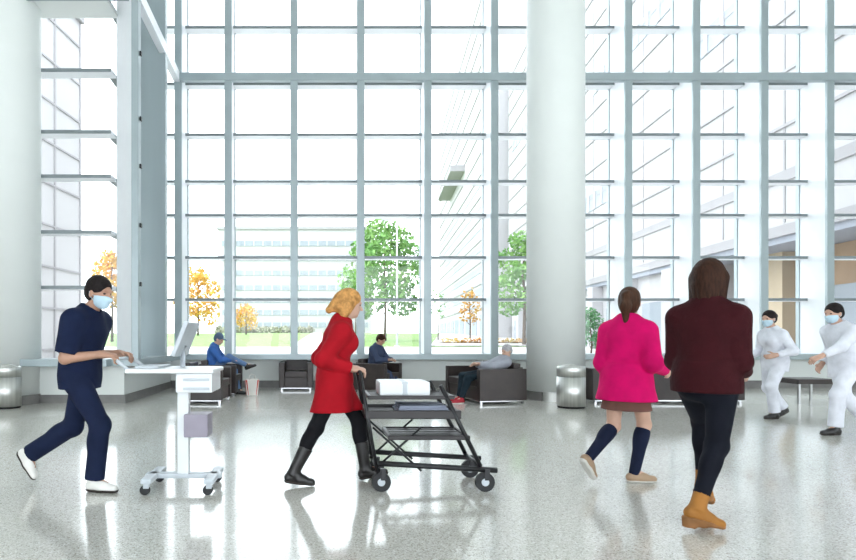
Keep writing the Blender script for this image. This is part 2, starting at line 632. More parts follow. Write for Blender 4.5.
def sdf_mesh(name, ops, h, m, parent, subs=None):
    los, his = zip(*[bounds(o) for o in ops if o['t'] != 'half' and o['m'] == 'u'])
    lo = np.min(los, 0) - 4 * h
    hi = np.max(his, 0) + 4 * h
    n = np.ceil((hi - lo) / h).astype(int) + 1
    ax = [np.float32(lo[i]) + np.arange(n[i], dtype=np.float32) * np.float32(h) for i in range(3)]
    F = np.full(n, 0.5, np.float32)
    for o in ops:
        if o['t'] == 'half' or o['m'] == 'i':
            d = evalp(o, ax[0][:, None, None], ax[1][None, :, None], ax[2][None, None, :])
            F = -smin(-F, -d, o['k']) if o['k'] else np.maximum(F, d)
            F = F.astype(np.float32)
            continue
        bl, bh = bounds(o)
        g = o['k'] + 3 * h
        i0 = np.clip(np.floor((bl - g - lo) / h).astype(int), 0, n - 1)
        i1 = np.clip(np.ceil((bh + g - lo) / h).astype(int) + 1, 1, n)
        if (i1 <= i0).any():
            continue
        sl = tuple(slice(a, b) for a, b in zip(i0, i1))
        d = evalp(o, ax[0][sl[0]][:, None, None], ax[1][sl[1]][None, :, None], ax[2][sl[2]][None, None, :])
        if o['m'] == 'u':
            F[sl] = smin(F[sl], d, o['k'])
        else:
            F[sl] = -smin(-F[sl], d, o['k'])
    ins = F < 0
    c = np.zeros(n - 1, np.int8)
    for (i, j, k) in CORN:
        c += ins[i:n[0] - 1 + i, j:n[1] - 1 + j, k:n[2] - 1 + k]
    mixed = (c > 0) & (c < 8)
    cells = np.argwhere(mixed)
    idx = np.full(n - 1, -1, np.int32)
    idx[mixed] = np.arange(len(cells))
    fv = [F[cells[:, 0] + i, cells[:, 1] + j, cells[:, 2] + k] for (i, j, k) in CORN]
    acc = np.zeros((len(cells), 3))
    cnt = np.zeros(len(cells))
    for a, b in EDG:
        fa, fb = fv[a], fv[b]
        cr = (fa < 0) != (fb < 0)
        tt = np.where(cr, fa / np.where(cr, fa - fb, 1), 0)
        A, B = np.array(CORN[a], float), np.array(CORN[b], float)
        acc += np.where(cr[:, None], A + tt[:, None] * (B - A), 0)
        cnt += cr
    verts = lo + h * (cells + acc / np.maximum(cnt, 1)[:, None])
    quads = []
    for axis in range(3):
        sa = [slice(None)] * 3
        sb = [slice(None)] * 3
        sa[axis] = slice(0, -1)
        sb[axis] = slice(1, None)
        ch = ins[tuple(sa)] != ins[tuple(sb)]
        E = np.argwhere(ch)
        o1, o2 = [(1, 2), (2, 0), (0, 1)][axis]
        E = E[(E[:, o1] > 0) & (E[:, o2] > 0) & (E[:, o1] < n[o1] - 1) & (E[:, o2] < n[o2] - 1)]
        if not len(E):
            continue
        sign = ins[E[:, 0], E[:, 1], E[:, 2]]
        d1 = np.zeros(3, int)
        d1[o1] = 1
        d2 = np.zeros(3, int)
        d2[o2] = 1
        q = [idx[tuple((E - d1 - d2).T)], idx[tuple((E - d2).T)], idx[tuple(E.T)], idx[tuple((E - d1).T)]]
        q = np.stack(q, 1)
        q[~sign] = q[~sign][:, ::-1]
        quads.append(q)
    quads = np.concatenate(quads)
    quads = quads[(quads >= 0).all(1)]
    me = bpy.data.meshes.new(name)
    me.vertices.add(len(verts))
    me.vertices.foreach_set('co', verts.astype(np.float32).ravel())
    me.loops.add(len(quads) * 4)
    me.loops.foreach_set('vertex_index', quads.astype(np.int32).ravel())
    me.polygons.add(len(quads))
    me.polygons.foreach_set('loop_start', np.arange(len(quads), dtype=np.int32) * 4)
    me.polygons.foreach_set('loop_total', np.full(len(quads), 4, np.int32))
    me.polygons.foreach_set('use_smooth', np.ones(len(quads), bool))
    me.update(calc_edges=True)
    me.validate()
    me.materials.append(m)
    return link(bpy.data.objects.new(name, me), parent)


def ik(a, t, l1, l2, hint):
    a, t = np.asarray(a, float), np.asarray(t, float)
    d = t - a
    L = np.linalg.norm(d)
    mx = (l1 + l2) * 0.999
    if L > mx:
        t = a + d / L * mx
        L = mx
        d = t - a
    u = d / L
    x = (l1 * l1 - l2 * l2 + L * L) / (2 * L)
    hgt = math.sqrt(max(l1 * l1 - x * x, 0))
    hv = np.asarray(hint, float)
    hv = unit(hv - u * (hv @ u))
    return a + u * x + hv * hgt, t


def rotz(v, a):
    c, s = math.cos(a), math.sin(a)
    return V(v[0] * c - v[1] * s, v[0] * s + v[1] * c, v[2])


SKIN = mat('skin_light', (0.56, 0.34, 0.25), 0.5, vary=0.06, scale=9)
SKIN2 = mat('skin_tan', (0.45, 0.25, 0.17), 0.5, vary=0.06, scale=9)
EYEW = mat('eye_dark', (0.05, 0.035, 0.03), 0.2, vary=0.02)


def cloth(name, col, rough=0.85, bump=0.35, bscale=11, vary=0.1):
    return mat('cloth_' + name, col, rough, vary=vary, scale=7, bump=bump, bscale=bscale, spec=0.2)


def build_person(sp):
    """local frame: x forward, y to the person's left, z up; sp holds pose and clothes"""
    sc = sp.get('scale', 1.0)
    fem = sp.get('fem', False)
    h = sp.get('h', 0.009)
    root = thing('person', sp['label'], 'person', sp['loc'], sp['rz'], group=sp.get('group'))
    skin = sp.get('skin', SKIN)
    P = V(*sp['pelvis'])
    lean, side, ty = math.radians(sp.get('lean', 4)), math.radians(sp.get('side', 0)), math.radians(sp.get('tyaw', 0))
    bend = math.radians(sp.get('bend', 6))      # further forward bend of the chest
    fwd0 = V(math.cos(ty), math.sin(ty), 0)
    lef0 = V(-math.sin(ty), math.cos(ty), 0)
    U = unit(V(0, 0, 1) + fwd0 * math.tan(lean) + lef0 * math.tan(side))
    U2 = unit(V(0, 0, 1) + fwd0 * math.tan(lean + bend) + lef0 * math.tan(side))
    Fw = unit(np.cross(lef0, U2))
    Lf = np.cross(U2, Fw)
    pyaw = math.radians(sp.get('pyaw', sp.get('tyaw', 0) * 0.4))
    pl = V(-math.sin(pyaw), math.cos(pyaw), 0)
    pf = V(math.cos(pyaw), math.sin(pyaw), 0)
    hw = 0.092 * sc
    hips = {1: P + pl * hw, -1: P - pl * hw}
    W = P + U * 0.15 * sc
    C = W + U2 * 0.19 * sc
    N = W + U2 * 0.345 * sc
    sw = (0.165 if fem else 0.19) * sc
    drop = (0.085 if fem else 0.075) * sc
    sho = {s: N - U2 * drop + Lf * s * sw + Fw * sp.get('shrug', 0.0) for s in (1, -1)}
    hy, hp, hr = (math.radians(sp.get(k_, 0)) for k_ in ('hyaw', 'hpitch', 'hroll'))
    nk = unit(U2 + Fw * math.tan(math.radians(sp.get('neck', 12))))
    hf = unit(V(math.cos(hy) * math.cos(hp), math.sin(hy) * math.cos(hp), -math.sin(hp)))
    hl = unit(np.cross(V(0, 0, 1), hf))
    hu = np.cross(hf, hl)
    hl, hu = hl * math.cos(hr) + hu * math.sin(hr), hu * math.cos(hr) - hl * math.sin(hr)
    H = N + nk * 0.105 * sc + hu * 0.065 * sc + hf * 0.015 * sc
    R = lambda f_, l_, u_: H + (hf * f_ + hl * l_ + hu * u_) * sc
    axes = [hf, hl, hu]

    def rr(*a):
        return tuple(x * sc for x in a)

    # limbs
    arms, legs = {}, {}
    for s in (1, -1):
        w = V(*sp['wrist'][s])
        hint = sp.get('ehint', {}).get(s, (-0.6, 0.5 * s, -0.8))
        e, w = ik(sho[s], w, 0.285 * sc, 0.255 * sc, hint)
        arms[s] = (sho[s], e, w)
        a = V(*sp['ankle'][s])
        hint = sp.get('khint', {}).get(s, (1, 0.1 * s, 0.1))
        kn, a = ik(hips[s], a, 0.425 * sc, 0.42 * sc, hint)
        legs[s] = (hips[s], kn, a)
    # ------- shared shape lists
    ct = 0.15 if fem else 0.165

    def torso(e, k=0.06):
        L = [cap(hips[1] * 0.75 + hips[-1] * 0.25, hips[1] * 0.25 + hips[-1] * 0.75, (0.115 if fem else 0.108) * sc + e, k=k, u=pf, f=0.95),
             cap(P + U * 0.03 * sc, W, (0.142 if fem else 0.14) * sc + e, (0.125 if fem else 0.14) * sc + e, k=k, u=pf, f=0.78),
             cap(W, C, (0.122 if fem else 0.14) * sc + e, ct * sc + e, k=k, u=Fw, f=0.72),
             cap(C + U2 * 0.0 * sc + Lf * 0.06 * sc, C + U2 * 0.0 * sc - Lf * 0.06 * sc, 0.098 * sc + e, k=k, u=Fw, f=0.95),
             cap(sho[1] - Lf * 0.02 * sc, N + U2 * 0.0 * sc, 0.05 * sc + e * 0.8, 0.052 * sc + e * 0.8, k=k),
             cap(sho[-1] + Lf * 0.02 * sc, N + U2 * 0.0 * sc, 0.05 * sc + e * 0.8, 0.052 * sc + e * 0.8, k=k)]
        if fem:
            for s in (1, -1):
                L.append(ell(C + Fw * 0.085 * sc + Lf * s * 0.072 * sc - U2 * 0.01 * sc, (0.058 * sc + e, 0.06 * sc + e, 0.062 * sc + e), [Fw, Lf, U2], k=0.04))
        return L

    def thigh(s, e, k=0.04, to=1.0, flat=False):
        a, b, c = legs[s]
        return [cap(a, a + (b - a) * to, 0.088 * sc + e, 0.088 * sc + (0.056 - 0.088) * to * sc + e, k=k, flat=flat)]

    def shin(s, e, k=0.03, frm=0.0, to=1.0, flat=False, calf=True, hem=None):
        a, b, c = legs[s]
        r0 = (0.054 + (0.036 - 0.054) * frm) * sc + e
        r1 = hem if hem else (0.054 + (0.036 - 0.054) * to) * sc + e
        L = [cap(b + (c - b) * frm, b + (c - b) * to, r0, r1, k=k, flat=flat)]
        if calf and frm < 0.25:
            d = unit(c - b)
            back = unit(np.cross(np.cross(d, b - a + V(1e-3, 0, 0)), d)) if np.linalg.norm(np.cross(d, b - a)) > 0.02 else -V(1, 0, 0)
            L.append(ell(b + (c - b) * 0.27 - (unit(V(1, 0, 0) - d * d[0])) * 0.018 * sc, (0.05 * sc + e, 0.05 * sc + e, 0.11 * sc), [unit(V(1, 0, 0) - d * d[0]), unit(np.cross(d, V(1, 0, 0))), d], k=0.03))
        return L

    def upper(s, e, k=0.04, to=1.0, flat=False):
        a, b, c = arms[s]
        return [cap(a, a + (b - a) * to, 0.052 * sc + e, 0.052 * sc + (0.041 - 0.052) * to * sc + e, k=k, flat=flat)]

    def fore(s, e, k=0.025, to=1.0, flat=False, cuff=None):
        a, b, c = arms[s]
        return [cap(b, b + (c - b) * to, 0.042 * sc + e, cuff if cuff else 0.042 * sc + (0.027 - 0.042) * to * sc + e, k=k, flat=flat)]

    def hand(s):
        a, b, c = arms[s]
        d = sp.get('hdir', {}).get(s)
        d = unit(V(*d)) if d else unit(c - b)
        nrm = sp.get('palm', {}).get(s, (0, -s, 0))
        nrm = V(*nrm)
        nrm = unit(nrm - d * (nrm @ d))
        th = np.cross(d, nrm) * -s
        if th @ V(1, 0, 0.3) < 0 and 'thumb' not in sp:
            th = -th
        L = [cap(c, c + d * 0.03 * sc, 0.027 * sc, 0.03 * sc, k=0.02, u=nrm, f=0.8),
             cap(c + d * 0.035 * sc, c + d * 0.08 * sc, 0.038 * sc, 0.041 * sc, k=0.015, u=nrm, f=0.42)]
        cu = math.radians(sp.get('curl', {}).get(s, 25))
        for o_, ln in ((0.031, 0.072), (0.0105, 0.08), (-0.0105, 0.075), (-0.031, 0.06)):
            p0 = c + (d * 0.088 + th * o_) * sc
            p1 = p0 + (d * math.cos(cu) + nrm * math.sin(cu)) * ln * 0.5 * sc
            p2 = p1 + (d * math.cos(2.2 * cu) + nrm * math.sin(2.2 * cu)) * ln * 0.5 * sc
            L += [cap(p0, p1, 0.0092 * sc, 0.0088 * sc, k=0.004), cap(p1, p2, 0.0088 * sc, 0.0075 * sc, k=0.003)]
        p0 = c + (d * 0.035 + th * 0.032) * sc
        p1 = p0 + unit(d * 0.6 + th * 0.7 + nrm * 0.3) * 0.042 * sc
        p2 = p1 + unit(d * 0.85 + th * 0.25 + nrm * 0.4) * 0.032 * sc
        L += [cap(p0, p1, 0.0125 * sc, 0.0105 * sc, k=0.01), cap(p1, p2, 0.0105 * sc, 0.0085 * sc, k=0.003)]
        return L

    def head():
        return [cap(N - U2 * 0.03 * sc, R(-0.015, 0, -0.06), 0.056 * sc, 0.053 * sc, k=0.03),
                ell(R(-0.012, 0, 0.03), rr(0.098, 0.078, 0.092), axes, k=0.02),
                ell(R(0.022, 0, -0.035), rr(0.072, 0.062, 0.082), axes, k=0.03),
                ell(R(0.062, 0, -0.085), rr(0.024, 0.028, 0.022), axes, k=0.02),
                cap(R(0.083, 0.035, 0.022), R(0.083, -0.035, 0.022), 0.012 * sc, k=0.015),
                cap(R(0.086, 0, 0.01), R(0.112, 0, -0.026), 0.009 * sc, 0.013 * sc, k=0.012),
                ell(R(0.092, 0.012, -0.03), rr(0.011, 0.009, 0.009), axes, k=0.006),
                ell(R(0.092, -0.012, -0.03), rr(0.011, 0.009, 0.009), axes, k=0.006),
                cap(R(0.084, 0.018, -0.056), R(0.084, -0.018, -0.056), 0.0085 * sc, k=0.006),
                ell(R(0.092, 0.031, 0.006), rr(0.014, 0.017, 0.011), axes, k=0.012, mode='s'),
                ell(R(0.092, -0.031, 0.006), rr(0.014, 0.017, 0.011), axes, k=0.012, mode='s'),
                ell(R(-0.008, 0.08, -0.012), rr(0.02, 0.008, 0.032), axes, k=0.006),
                ell(R(-0.008, -0.08, -0.012), rr(0.02, 0.008, 0.032), axes, k=0.006)]

    ops = torso(-0.012)
    for s in (1, -1):
        ops += thigh(s, -0.003) + shin(s, -0.002) + upper(s, -0.002) + fore(s, 0)
        b, c = legs[s][1], legs[s][2]
        ft = sp.get('fdir', {}).get(s, (1, 0, 0))
        t_ = unit(V(*ft))
        ops += [cap(c, c + t_ * 0.1 * sc - unit(np.cross(t_, unit(np.cross(V(0, 0, 1), t_)))) * 0.035 * sc, 0.034 * sc, 0.026 * sc, k=0.02)]
    ops += head()
    for s in (1, -1):
        ops += hand(s)
    sdf_mesh('body', ops, sp.get('hb', 0.007), skin, root)
    # eyes
    for s in (1, -1):
        sdf_mesh('eye', [ell(R(0.074, s * 0.031, 0.006), rr(0.012, 0.013, 0.009), axes, k=0)], 0.004, EYEW, root)

    # ------- clothes
    c = sp['clothes']
    if 'trousers' in c:
        d = c['trousers']
        e = d.get('e', 0.012)
        ops = [cap(hips[1] * 0.75 + hips[-1] * 0.25, hips[1] * 0.25 + hips[-1] * 0.75, (0.117 if fem else 0.11) * sc + e, k=0.06, u=pf, f=0.95),
               cap(P + U * 0.02 * sc, P + U * 0.11 * sc, 0.14 * sc + e, 0.135 * sc + e, k=0.06, u=pf, f=0.8, flat=True),
               ell(P - V(0, 0, 0.06) * sc, rr(0.085, 0.09, 0.075), [pf, pl, V(0, 0, 1)], k=0.04)]
        for s in (1, -1):
            ops += thigh(s, e)
            if d.get('length', 1.0) > 0:
                ops += shin(s, e, to=d.get('length', 0.97), flat=2, hem=d.get('hem'))
                ops += [cap(legs[s][1], legs[s][1] + V(0, 0, 1e-4), 0.055 * sc + e, k=0.03)]
        sdf_mesh(d.get('name', 'trousers'), ops, h, d['m'], root)
    if 'top' in c:
        d = c['top']
        e = d.get('e', 0.018)
        ops = torso(e)
        hemz = d.get('hem', P[2] - 0.02)
        if d.get('skirt'):
            ops.append(cap(P + U * 0.12 * sc, V(P[0], P[1], hemz) + V(*d.get('off', (0, 0, 0))), 0.145 * sc + e, d['skirt'], k=0.05, u=pf, f=d.get('sf', 0.8), flat=True))
        if d.get('coat'):
            for s in (1, -1):
                ops += thigh(s, e + 0.012, k=0.06)
        ops.append(half(V(0, 0, -1), -hemz))
        ops.append(cap(N + U2 * 0.02 * sc + Fw * 0.0, N + nk * 0.13 * sc, 0.066 * sc, 0.08 * sc, k=0.01, mode='s'))
        if d.get('collar'):
            ops.append(cap(N + U2 * 0.0 * sc, N + nk * 0.055 * sc, 0.075 * sc, 0.069 * sc, k=0.015, flat=True))
        for s in (1, -1):
            if d.get('sleeve', 1) > 1:
                ops += upper(s, e)
                ops += fore(s, e * d.get('se', 1.0), to=min(d['sleeve'] - 1, 1), flat=2, cuff=d.get('cuff'))
                ops += [cap(arms[s][1], arms[s][1] + V(0, 0, 1e-4), 0.043 * sc + e, k=0.02)]
            else:
                ops += upper(s, e + d.get('loose', 0.006), to=d['sleeve'], flat=2, k=0.06)
        sdf_mesh(d.get('name', 'shirt'), ops, h, d['m'], root)
    if 'skirt' in c:
        d = c['skirt']
        sdf_mesh('skirt', [cap(P + U * 0.1 * sc, V(P[0] + d.get('dx', 0), P[1], d['hem']), 0.142 * sc, d['r'], k=0.03, u=pf, f=0.85, flat=True)], h, d['m'], root)
    if 'socks' in c:
        d = c['socks']
        for s in (1, -1):
            sdf_mesh('sock', shin(s, 0.006, frm=d.get('frm', 0.18), to=1.0, flat=False), h, d['m'], root)
    if 'shoes' in c:
        d = c['shoes']
        for s in (1, -1):
            A = legs[s][2]
            t_ = unit(V(*sp.get('fdir', {}).get(s, (1, 0, 0))))
            l_ = unit(np.cross(V(0, 0, 1), t_))
            u_ = np.cross(t_, l_)
            sh = d.get('sole_h', 0.075) * sc
            Q = lambda f_, z_, A=A, t_=t_, u_=u_: A + t_ * f_ * sc + u_ * z_ * sc
            ops = [cap(Q(-0.035, -0.04), Q(0.06, -0.045), 0.037 * sc, 0.040 * sc, k=0.02),
                   cap(Q(0.06, -0.05), Q(0.155, -0.058), 0.042 * sc, 0.036 * sc, k=0.02, u=u_, f=0.85),
                   cap(Q(0.0, -0.01), Q(0.09, -0.04), 0.036 * sc, 0.032 * sc, k=0.02)]
            if d.get('shaft'):
                kn = legs[s][1]
                dd = unit(kn - A)
                ops.append(cap(A - dd * 0.01, A + dd * d['shaft'] * sc, 0.046 * sc, d.get('shr', 0.052) * sc, k=0.03, flat=True))
            elif not d.get('low'):
                ops.append(cap(Q(-0.005, -0.02), Q(-0.005, 0.012), 0.042 * sc, 0.041 * sc, k=0.02))
            else:
                ops.append(ell(Q(0.0, 0.03), rr(0.06, 0.06, 0.045), [t_, l_, u_], k=0.01, mode='s'))
            bot = Q(0, -0.078)
            ops.append(half(-u_, float(-u_ @ bot), 0.008))
            sho_o = sdf_mesh('shoe', ops, 0.006, d['m'], root)
            so = [cap(Q(-0.035, -0.05), Q(0.06, -0.05), 0.041 * sc, 0.044 * sc, k=0.02), cap(Q(0.06, -0.05), Q(0.16, -0.058), 0.045 * sc, 0.037 * sc, k=0.02)]
            so += [half(-u_, float(-u_ @ Q(0, -0.088))), half(u_, float(u_ @ Q(0, -0.066)))]
            if d.get('wedge'):
                wd = d['wedge']
                so.append(cap(Q(-0.035, -0.07), Q(-0.035, -0.07) - V(0, 0, wd), 0.04 * sc, 0.036 * sc, k=0.012, flat=True))
                so.append(cap(Q(0.02, -0.07), Q(0.02, -0.07) - V(0, 0, wd * 0.62), 0.04 * sc, 0.038 * sc, k=0.03, flat=True))
                so.append(cap(Q(0.07, -0.07), Q(0.07, -0.07) - V(0, 0, wd * 0.3), 0.04 * sc, 0.04 * sc, k=0.03, flat=True))
            sdf_mesh('sole', so, 0.006, d['sm'], sho_o)
    if 'mask' in c:
        ops = [ell(R(0.022, 0, -0.04), rr(0.083, 0.071, 0.078), axes, k=0),
               cap(R(0.075, 0, -0.01), R(0.115, 0, -0.035), 0.02 * sc, 0.016 * sc, k=0.03),
               ell(R(0.06, 0, -0.085), rr(0.034, 0.036, 0.028), axes, k=0.02),
               half(-hf, float(-hf @ R(0.012, 0, 0))), half(hu, float(hu @ R(0, 0, -0.012)), 0.01)]
        mk = sdf_mesh('face_mask', ops, 0.005, c['mask'], root)
        for s in (1, -1):
            bm = bmesh.new()
            for z in (-0.02, -0.06):
                atube(bm, [R(0.02, s * 0.072, z), R(-0.01, s * 0.086, -0.01 + z * 0.3), R(-0.022, s * 0.085, 0.005)], 0.002, 5)
            mesh_obj('ear_loop', bm, c['mask'], mk)
    if 'hair' in c:
        d = c['hair']
        st = d['style']
        ops = [ell(R(-0.018, 0, 0.038), rr(0.107, 0.086, 0.099), axes, k=0)]
        if st in ('short', 'cap', 'bun'):
            ops.append(ell(R(-0.04, 0, -0.01), rr(0.082, 0.086, 0.075), axes, k=0.02))
        else:
            ops.append(ell(R(-0.035, 0, -0.02), rr(0.085, 0.083, 0.095), axes, k=0.03))
        if st == 'long':
            ops += [cap(R(-0.05, 0, 0.0), R(-0.075, 0, -0.16), 0.082 * sc, 0.055 * sc, k=0.05, u=hf, f=0.6),
                    cap(R(-0.02, 0.075, 0.0), R(-0.03, 0.085, -0.17), 0.035 * sc, 0.022 * sc, k=0.04),
                    cap(R(-0.02, -0.075, 0.0), R(-0.03, -0.085, -0.17), 0.035 * sc, 0.022 * sc, k=0.04)]
            for k in range(17):
                q_ = -1 + 2 * k / 16
                a_ = q_ * 1.75
                ln = 0.185 + 0.035 * math.sin(k * 2.3) - 0.03 * abs(q_)
                p0 = R(-0.03 - 0.085 * math.cos(a_), 0.078 * math.sin(a_), 0.06)
                p1 = R(-0.035 - 0.088 * math.cos(a_), 0.082 * math.sin(a_), -0.05)
                p2 = R(-0.05 - 0.06 * math.cos(a_), 0.07 * math.sin(a_), -ln)
                ops += [cap(p0, p1, 0.012 * sc, 0.014 * sc, k=0.006), cap(p1, p2, 0.014 * sc, 0.006 * sc, k=0.006)]
        if st == 'pony':
            ops += [ell(R(-0.12, 0, 0.05), rr(0.03, 0.03, 0.03), axes, k=0.03),
                    cap(R(-0.125, 0, 0.045), R(-0.155, 0, -0.05), 0.036 * sc, 0.042 * sc, k=0.03), cap(R(-0.155, 0, -0.05), R(-0.13, 0, -0.21), 0.042 * sc, 0.014 * sc, k=0.03)]
        if st == 'bun':
            ops.append(ell(R(-0.12, 0, 0.03), rr(0.05, 0.048, 0.048), axes, k=0.02))
        if st == 'bob':
            ops += [cap(R(-0.04, 0.05, 0.0), R(-0.045, 0.06, -0.10), 0.055 * sc, 0.04 * sc, k=0.03), cap(R(-0.04, -0.05, 0.0), R(-0.045, -0.06, -0.10), 0.055 * sc, 0.04 * sc, k=0.03)]
        # face opening
        ops.append(ell(R(0.115, 0, -0.045), rr(0.085, 0.068, 0.112), axes, k=0.015, mode='s'))
        if st in ('short', 'cap', 'bun'):
            ops.append(ell(R(0.03, 0.09, -0.05), rr(0.05, 0.03, 0.06), axes, k=0.01, mode='s'))
            ops.append(ell(R(0.03, -0.09, -0.05), rr(0.05, 0.03, 0.06), axes, k=0.01, mode='s'))
        if d.get('flowy'):
            ops.append(cap(R(-0.09, 0, 0.0), R(-0.17, 0, -0.09), 0.07 * sc, 0.03 * sc, k=0.05))
        sdf_mesh(d.get('name', 'hair'), ops, 0.007, d['m'], root)
        if st == 'cap':
            sdf_mesh('cap_brim', [ell(R(0.1, 0, 0.045), rr(0.075, 0.068, 0.012), axes, k=0), half(-hf, float(-hf @ R(0.05, 0, 0)))], 0.005, d['m'], root)
    if 'hood' in c:
        sdf_mesh('hood', [ell(R(-0.03, 0, 0.01), rr(0.125, 0.11, 0.125), axes, k=0.0), cap(R(-0.06, 0, -0.06), N, 0.08 * sc, 0.085 * sc, k=0.05),
                          ell(R(0.09, 0, -0.01), rr(0.125, 0.078, 0.105), axes, k=0.02, mode='s')], h, c['hood'], root)
    return root


NAVY = cloth('navy_scrubs', (0.007, 0.013, 0.042))
NAVYP = cloth('navy_trousers', (0.008, 0.014, 0.042))
RED = cloth('red_coat', (0.36, 0.004, 0.012))
BLK = cloth('black', (0.006, 0.006, 0.008), vary=0.2)
PINK = cloth('hot_pink', (0.62, 0.001, 0.12))
MAROON = cloth('maroon_knit', (0.034, 0.0025, 0.005), bump=0.5, bscale=18)
JEANS = cloth('black_denim', (0.005, 0.006, 0.012))
WSCR = cloth('white_scrubs', (0.76, 0.77, 0.84))
BLUE = cloth('blue_shirt', (0.05, 0.14, 0.42))
DENIM = cloth('blue_denim', (0.12, 0.20, 0.36))
GREYH = cloth('grey_hoodie', (0.34, 0.35, 0.40))
DARKB = cloth('dark_blue_jacket', (0.045, 0.06, 0.11))
DTEAL = cloth('dark_teal_trousers', (0.012, 0.024, 0.034))
SKIRT = cloth('brown_skirt', (0.16, 0.075, 0.06))
MASK = cloth('blue_face_mask', (0.50, 0.66, 0.76), bump=0.1)
HDK = mat('hair_dark_brown', (0.034, 0.013, 0.007), 0.6, spec=0.15, vary=0.3, scale=25, bump=0.3, bscale=60, stretch=(3, 3, 0.6))
HBR = mat('hair_brown', (0.055, 0.024, 0.013), 0.6, spec=0.15, vary=0.3, scale=25, bump=0.3, bscale=60, stretch=(3, 3, 0.6))
HBK = mat('hair_black', (0.014, 0.010, 0.010), 0.6, spec=0.15, vary=0.3, scale=25, bump=0.3, bscale=60)
HBL = mat('hair_blond', (0.50, 0.25, 0.08), 0.6, spec=0.15, vary=0.3, scale=25, bump=0.3, bscale=60)
HGR = mat('hair_grey', (0.42, 0.41, 0.42), 0.6, spec=0.15, vary=0.2, scale=25, bump=0.3, bscale=60)
CAPB = cloth('grey_blue_cap', (0.10, 0.14, 0.22))
SHW = mat('white_leather_shoe', (0.78, 0.76, 0.72), 0.4, vary=0.04)
SHK = mat('black_leather', (0.014, 0.012, 0.012), 0.35, vary=0.1)
SHT = mat('tan_suede', (0.36, 0.145, 0.022), 0.75, vary=0.15, bump=0.2, bscale=60)
SHB = mat('beige_leather', (0.36, 0.24, 0.15), 0.55, vary=0.1)
SHR = mat('red_canvas', (0.42, 0.015, 0.03), 0.7, vary=0.1)
SOLED = mat('dark_sole', (0.03, 0.022, 0.018), 0.6, vary=0.1)
SOLET = mat('wood_tan_sole', (0.26, 0.11, 0.03), 0.6, vary=0.2)
SOLEW = mat('pale_sole', (0.6, 0.58, 0.54), 0.6, vary=0.05)
NAVYS = cloth('navy_sock', (0.008, 0.012, 0.034), bump=0.2)

# ---- man in navy scrubs pushing the workstation cart
MY = 4.78
build_person(dict(label='man in navy scrubs and face mask pushing the white cart', loc=(px(80, MY), MY, 0), rz=math.radians(-4), scale=1.03,
    hb=0.007, pelvis=(0, 0, 0.905), lean=4, bend=7, tyaw=-6, neck=26, hyaw=-18, hpitch=12, skin=SKIN2,
    wrist={-1: (0.245, -0.17, 1.075), 1: (0.245, 0.17, 1.075)}, ehint={-1: (-1, -0.25, -0.5), 1: (-1, 0.25, -0.5)},
    hdir={-1: (1, 0.1, -0.1), 1: (1, -0.1, -0.1)}, palm={-1: (0, 0.25, -1), 1: (0, -0.25, -1)}, curl={-1: 38, 1: 38},
    ankle={-1: (0.16, -0.09, 0.092), 1: (-0.47, 0.09, 0.25)}, khint={-1: (1, 0, 0), 1: (1, 0, -0.2)},
    fdir={-1: (1, -0.1, 0.0), 1: (0.55, 0, -0.84)},
    clothes=dict(top=dict(m=NAVY, name='scrub_top', sleeve=0.86, e=0.022, loose=0.016, hem=0.80, skirt=0.185),
                 trousers=dict(m=NAVYP, name='scrub_trousers', e=0.018, length=0.98, hem=0.075), shoes=dict(m=SHW, sm=SOLED),
                 mask=MASK, hair=dict(style='short', m=HBK))))

# ---- woman in red pushing the black trolley
RY = 4.95
build_person(dict(label='blond woman in a red coat and black boots pushing the black trolley', loc=(px(334, RY), RY, 0), rz=math.radians(4), scale=0.97, fem=True,
    pelvis=(0, 0, 0.855), lean=3, bend=6, tyaw=0, neck=18, hyaw=8, hpitch=12,
    wrist={-1: (0.125, -0.17, 0.955), 1: (0.125, 0.17, 0.955)}, ehint={-1: (-1, -0.3, -0.5), 1: (-1, 0.3, -0.5)},
    hdir={-1: (1, 0, -0.1), 1: (1, 0, -0.1)}, palm={-1: (0, 0.3, -1), 1: (0, -0.3, -1)}, curl={-1: 40, 1: 40},
    ankle={-1: (-0.34, -0.08, 0.105), 1: (0.27, 0.08, 0.10)}, khint={-1: (1, 0, 0.3), 1: (1, 0, 0)}, fdir={-1: (1, 0, -0.12), 1: (1, 0, 0.2)},
    clothes=dict(top=dict(m=RED, name='coat', sleeve=1.95, e=0.024, hem=0.60, skirt=0.19, sf=0.82, collar=True, coat=True),
                 trousers=dict(m=BLK, name='leggings', e=0.004, length=0.95), shoes=dict(m=SHK, sm=SOLED, shaft=0.24, shr=0.06),
                 hair=dict(style='bob', m=HBL, flowy=True))))

# ---- woman in pink
KY = 5.02
build_person(dict(label='woman in a hot pink coat with brown ponytail and navy knee socks', loc=(px(626, KY), KY, 0), rz=math.radians(32), scale=0.97, fem=True,
    pelvis=(0, 0, 0.862), lean=2, bend=3, tyaw=6, neck=10, hyaw=18, hpitch=2,
    wrist={-1: (0.22, -0.20, 0.93), 1: (0.12, 0.20, 0.80)}, ehint={-1: (-1, -0.3, -0.3), 1: (-1, 0.0, -0.2)}, palm={-1: (0, 1, 0), 1: (0, -1, 0)},
    ankle={-1: (0.02, -0.06, 0.085), 1: (-0.36, 0.10, 0.22)}, khint={-1: (1, 0, 0), 1: (1, 0, -0.2)},
    fdir={-1: (0.85, -0.52, 0.0), 1: (0.66, 0, -0.75)},
    clothes=dict(top=dict(m=PINK, name='coat', sleeve=1.96, e=0.03, hem=0.68, skirt=0.245, sf=0.86, collar=True, cuff=0.048),
                 skirt=dict(m=SKIRT, hem=0.60, r=0.20), socks=dict(m=NAVYS, frm=0.16), shoes=dict(m=SHB, sm=SOLEW, low=True),
                 hair=dict(style='pony', m=HBR))))

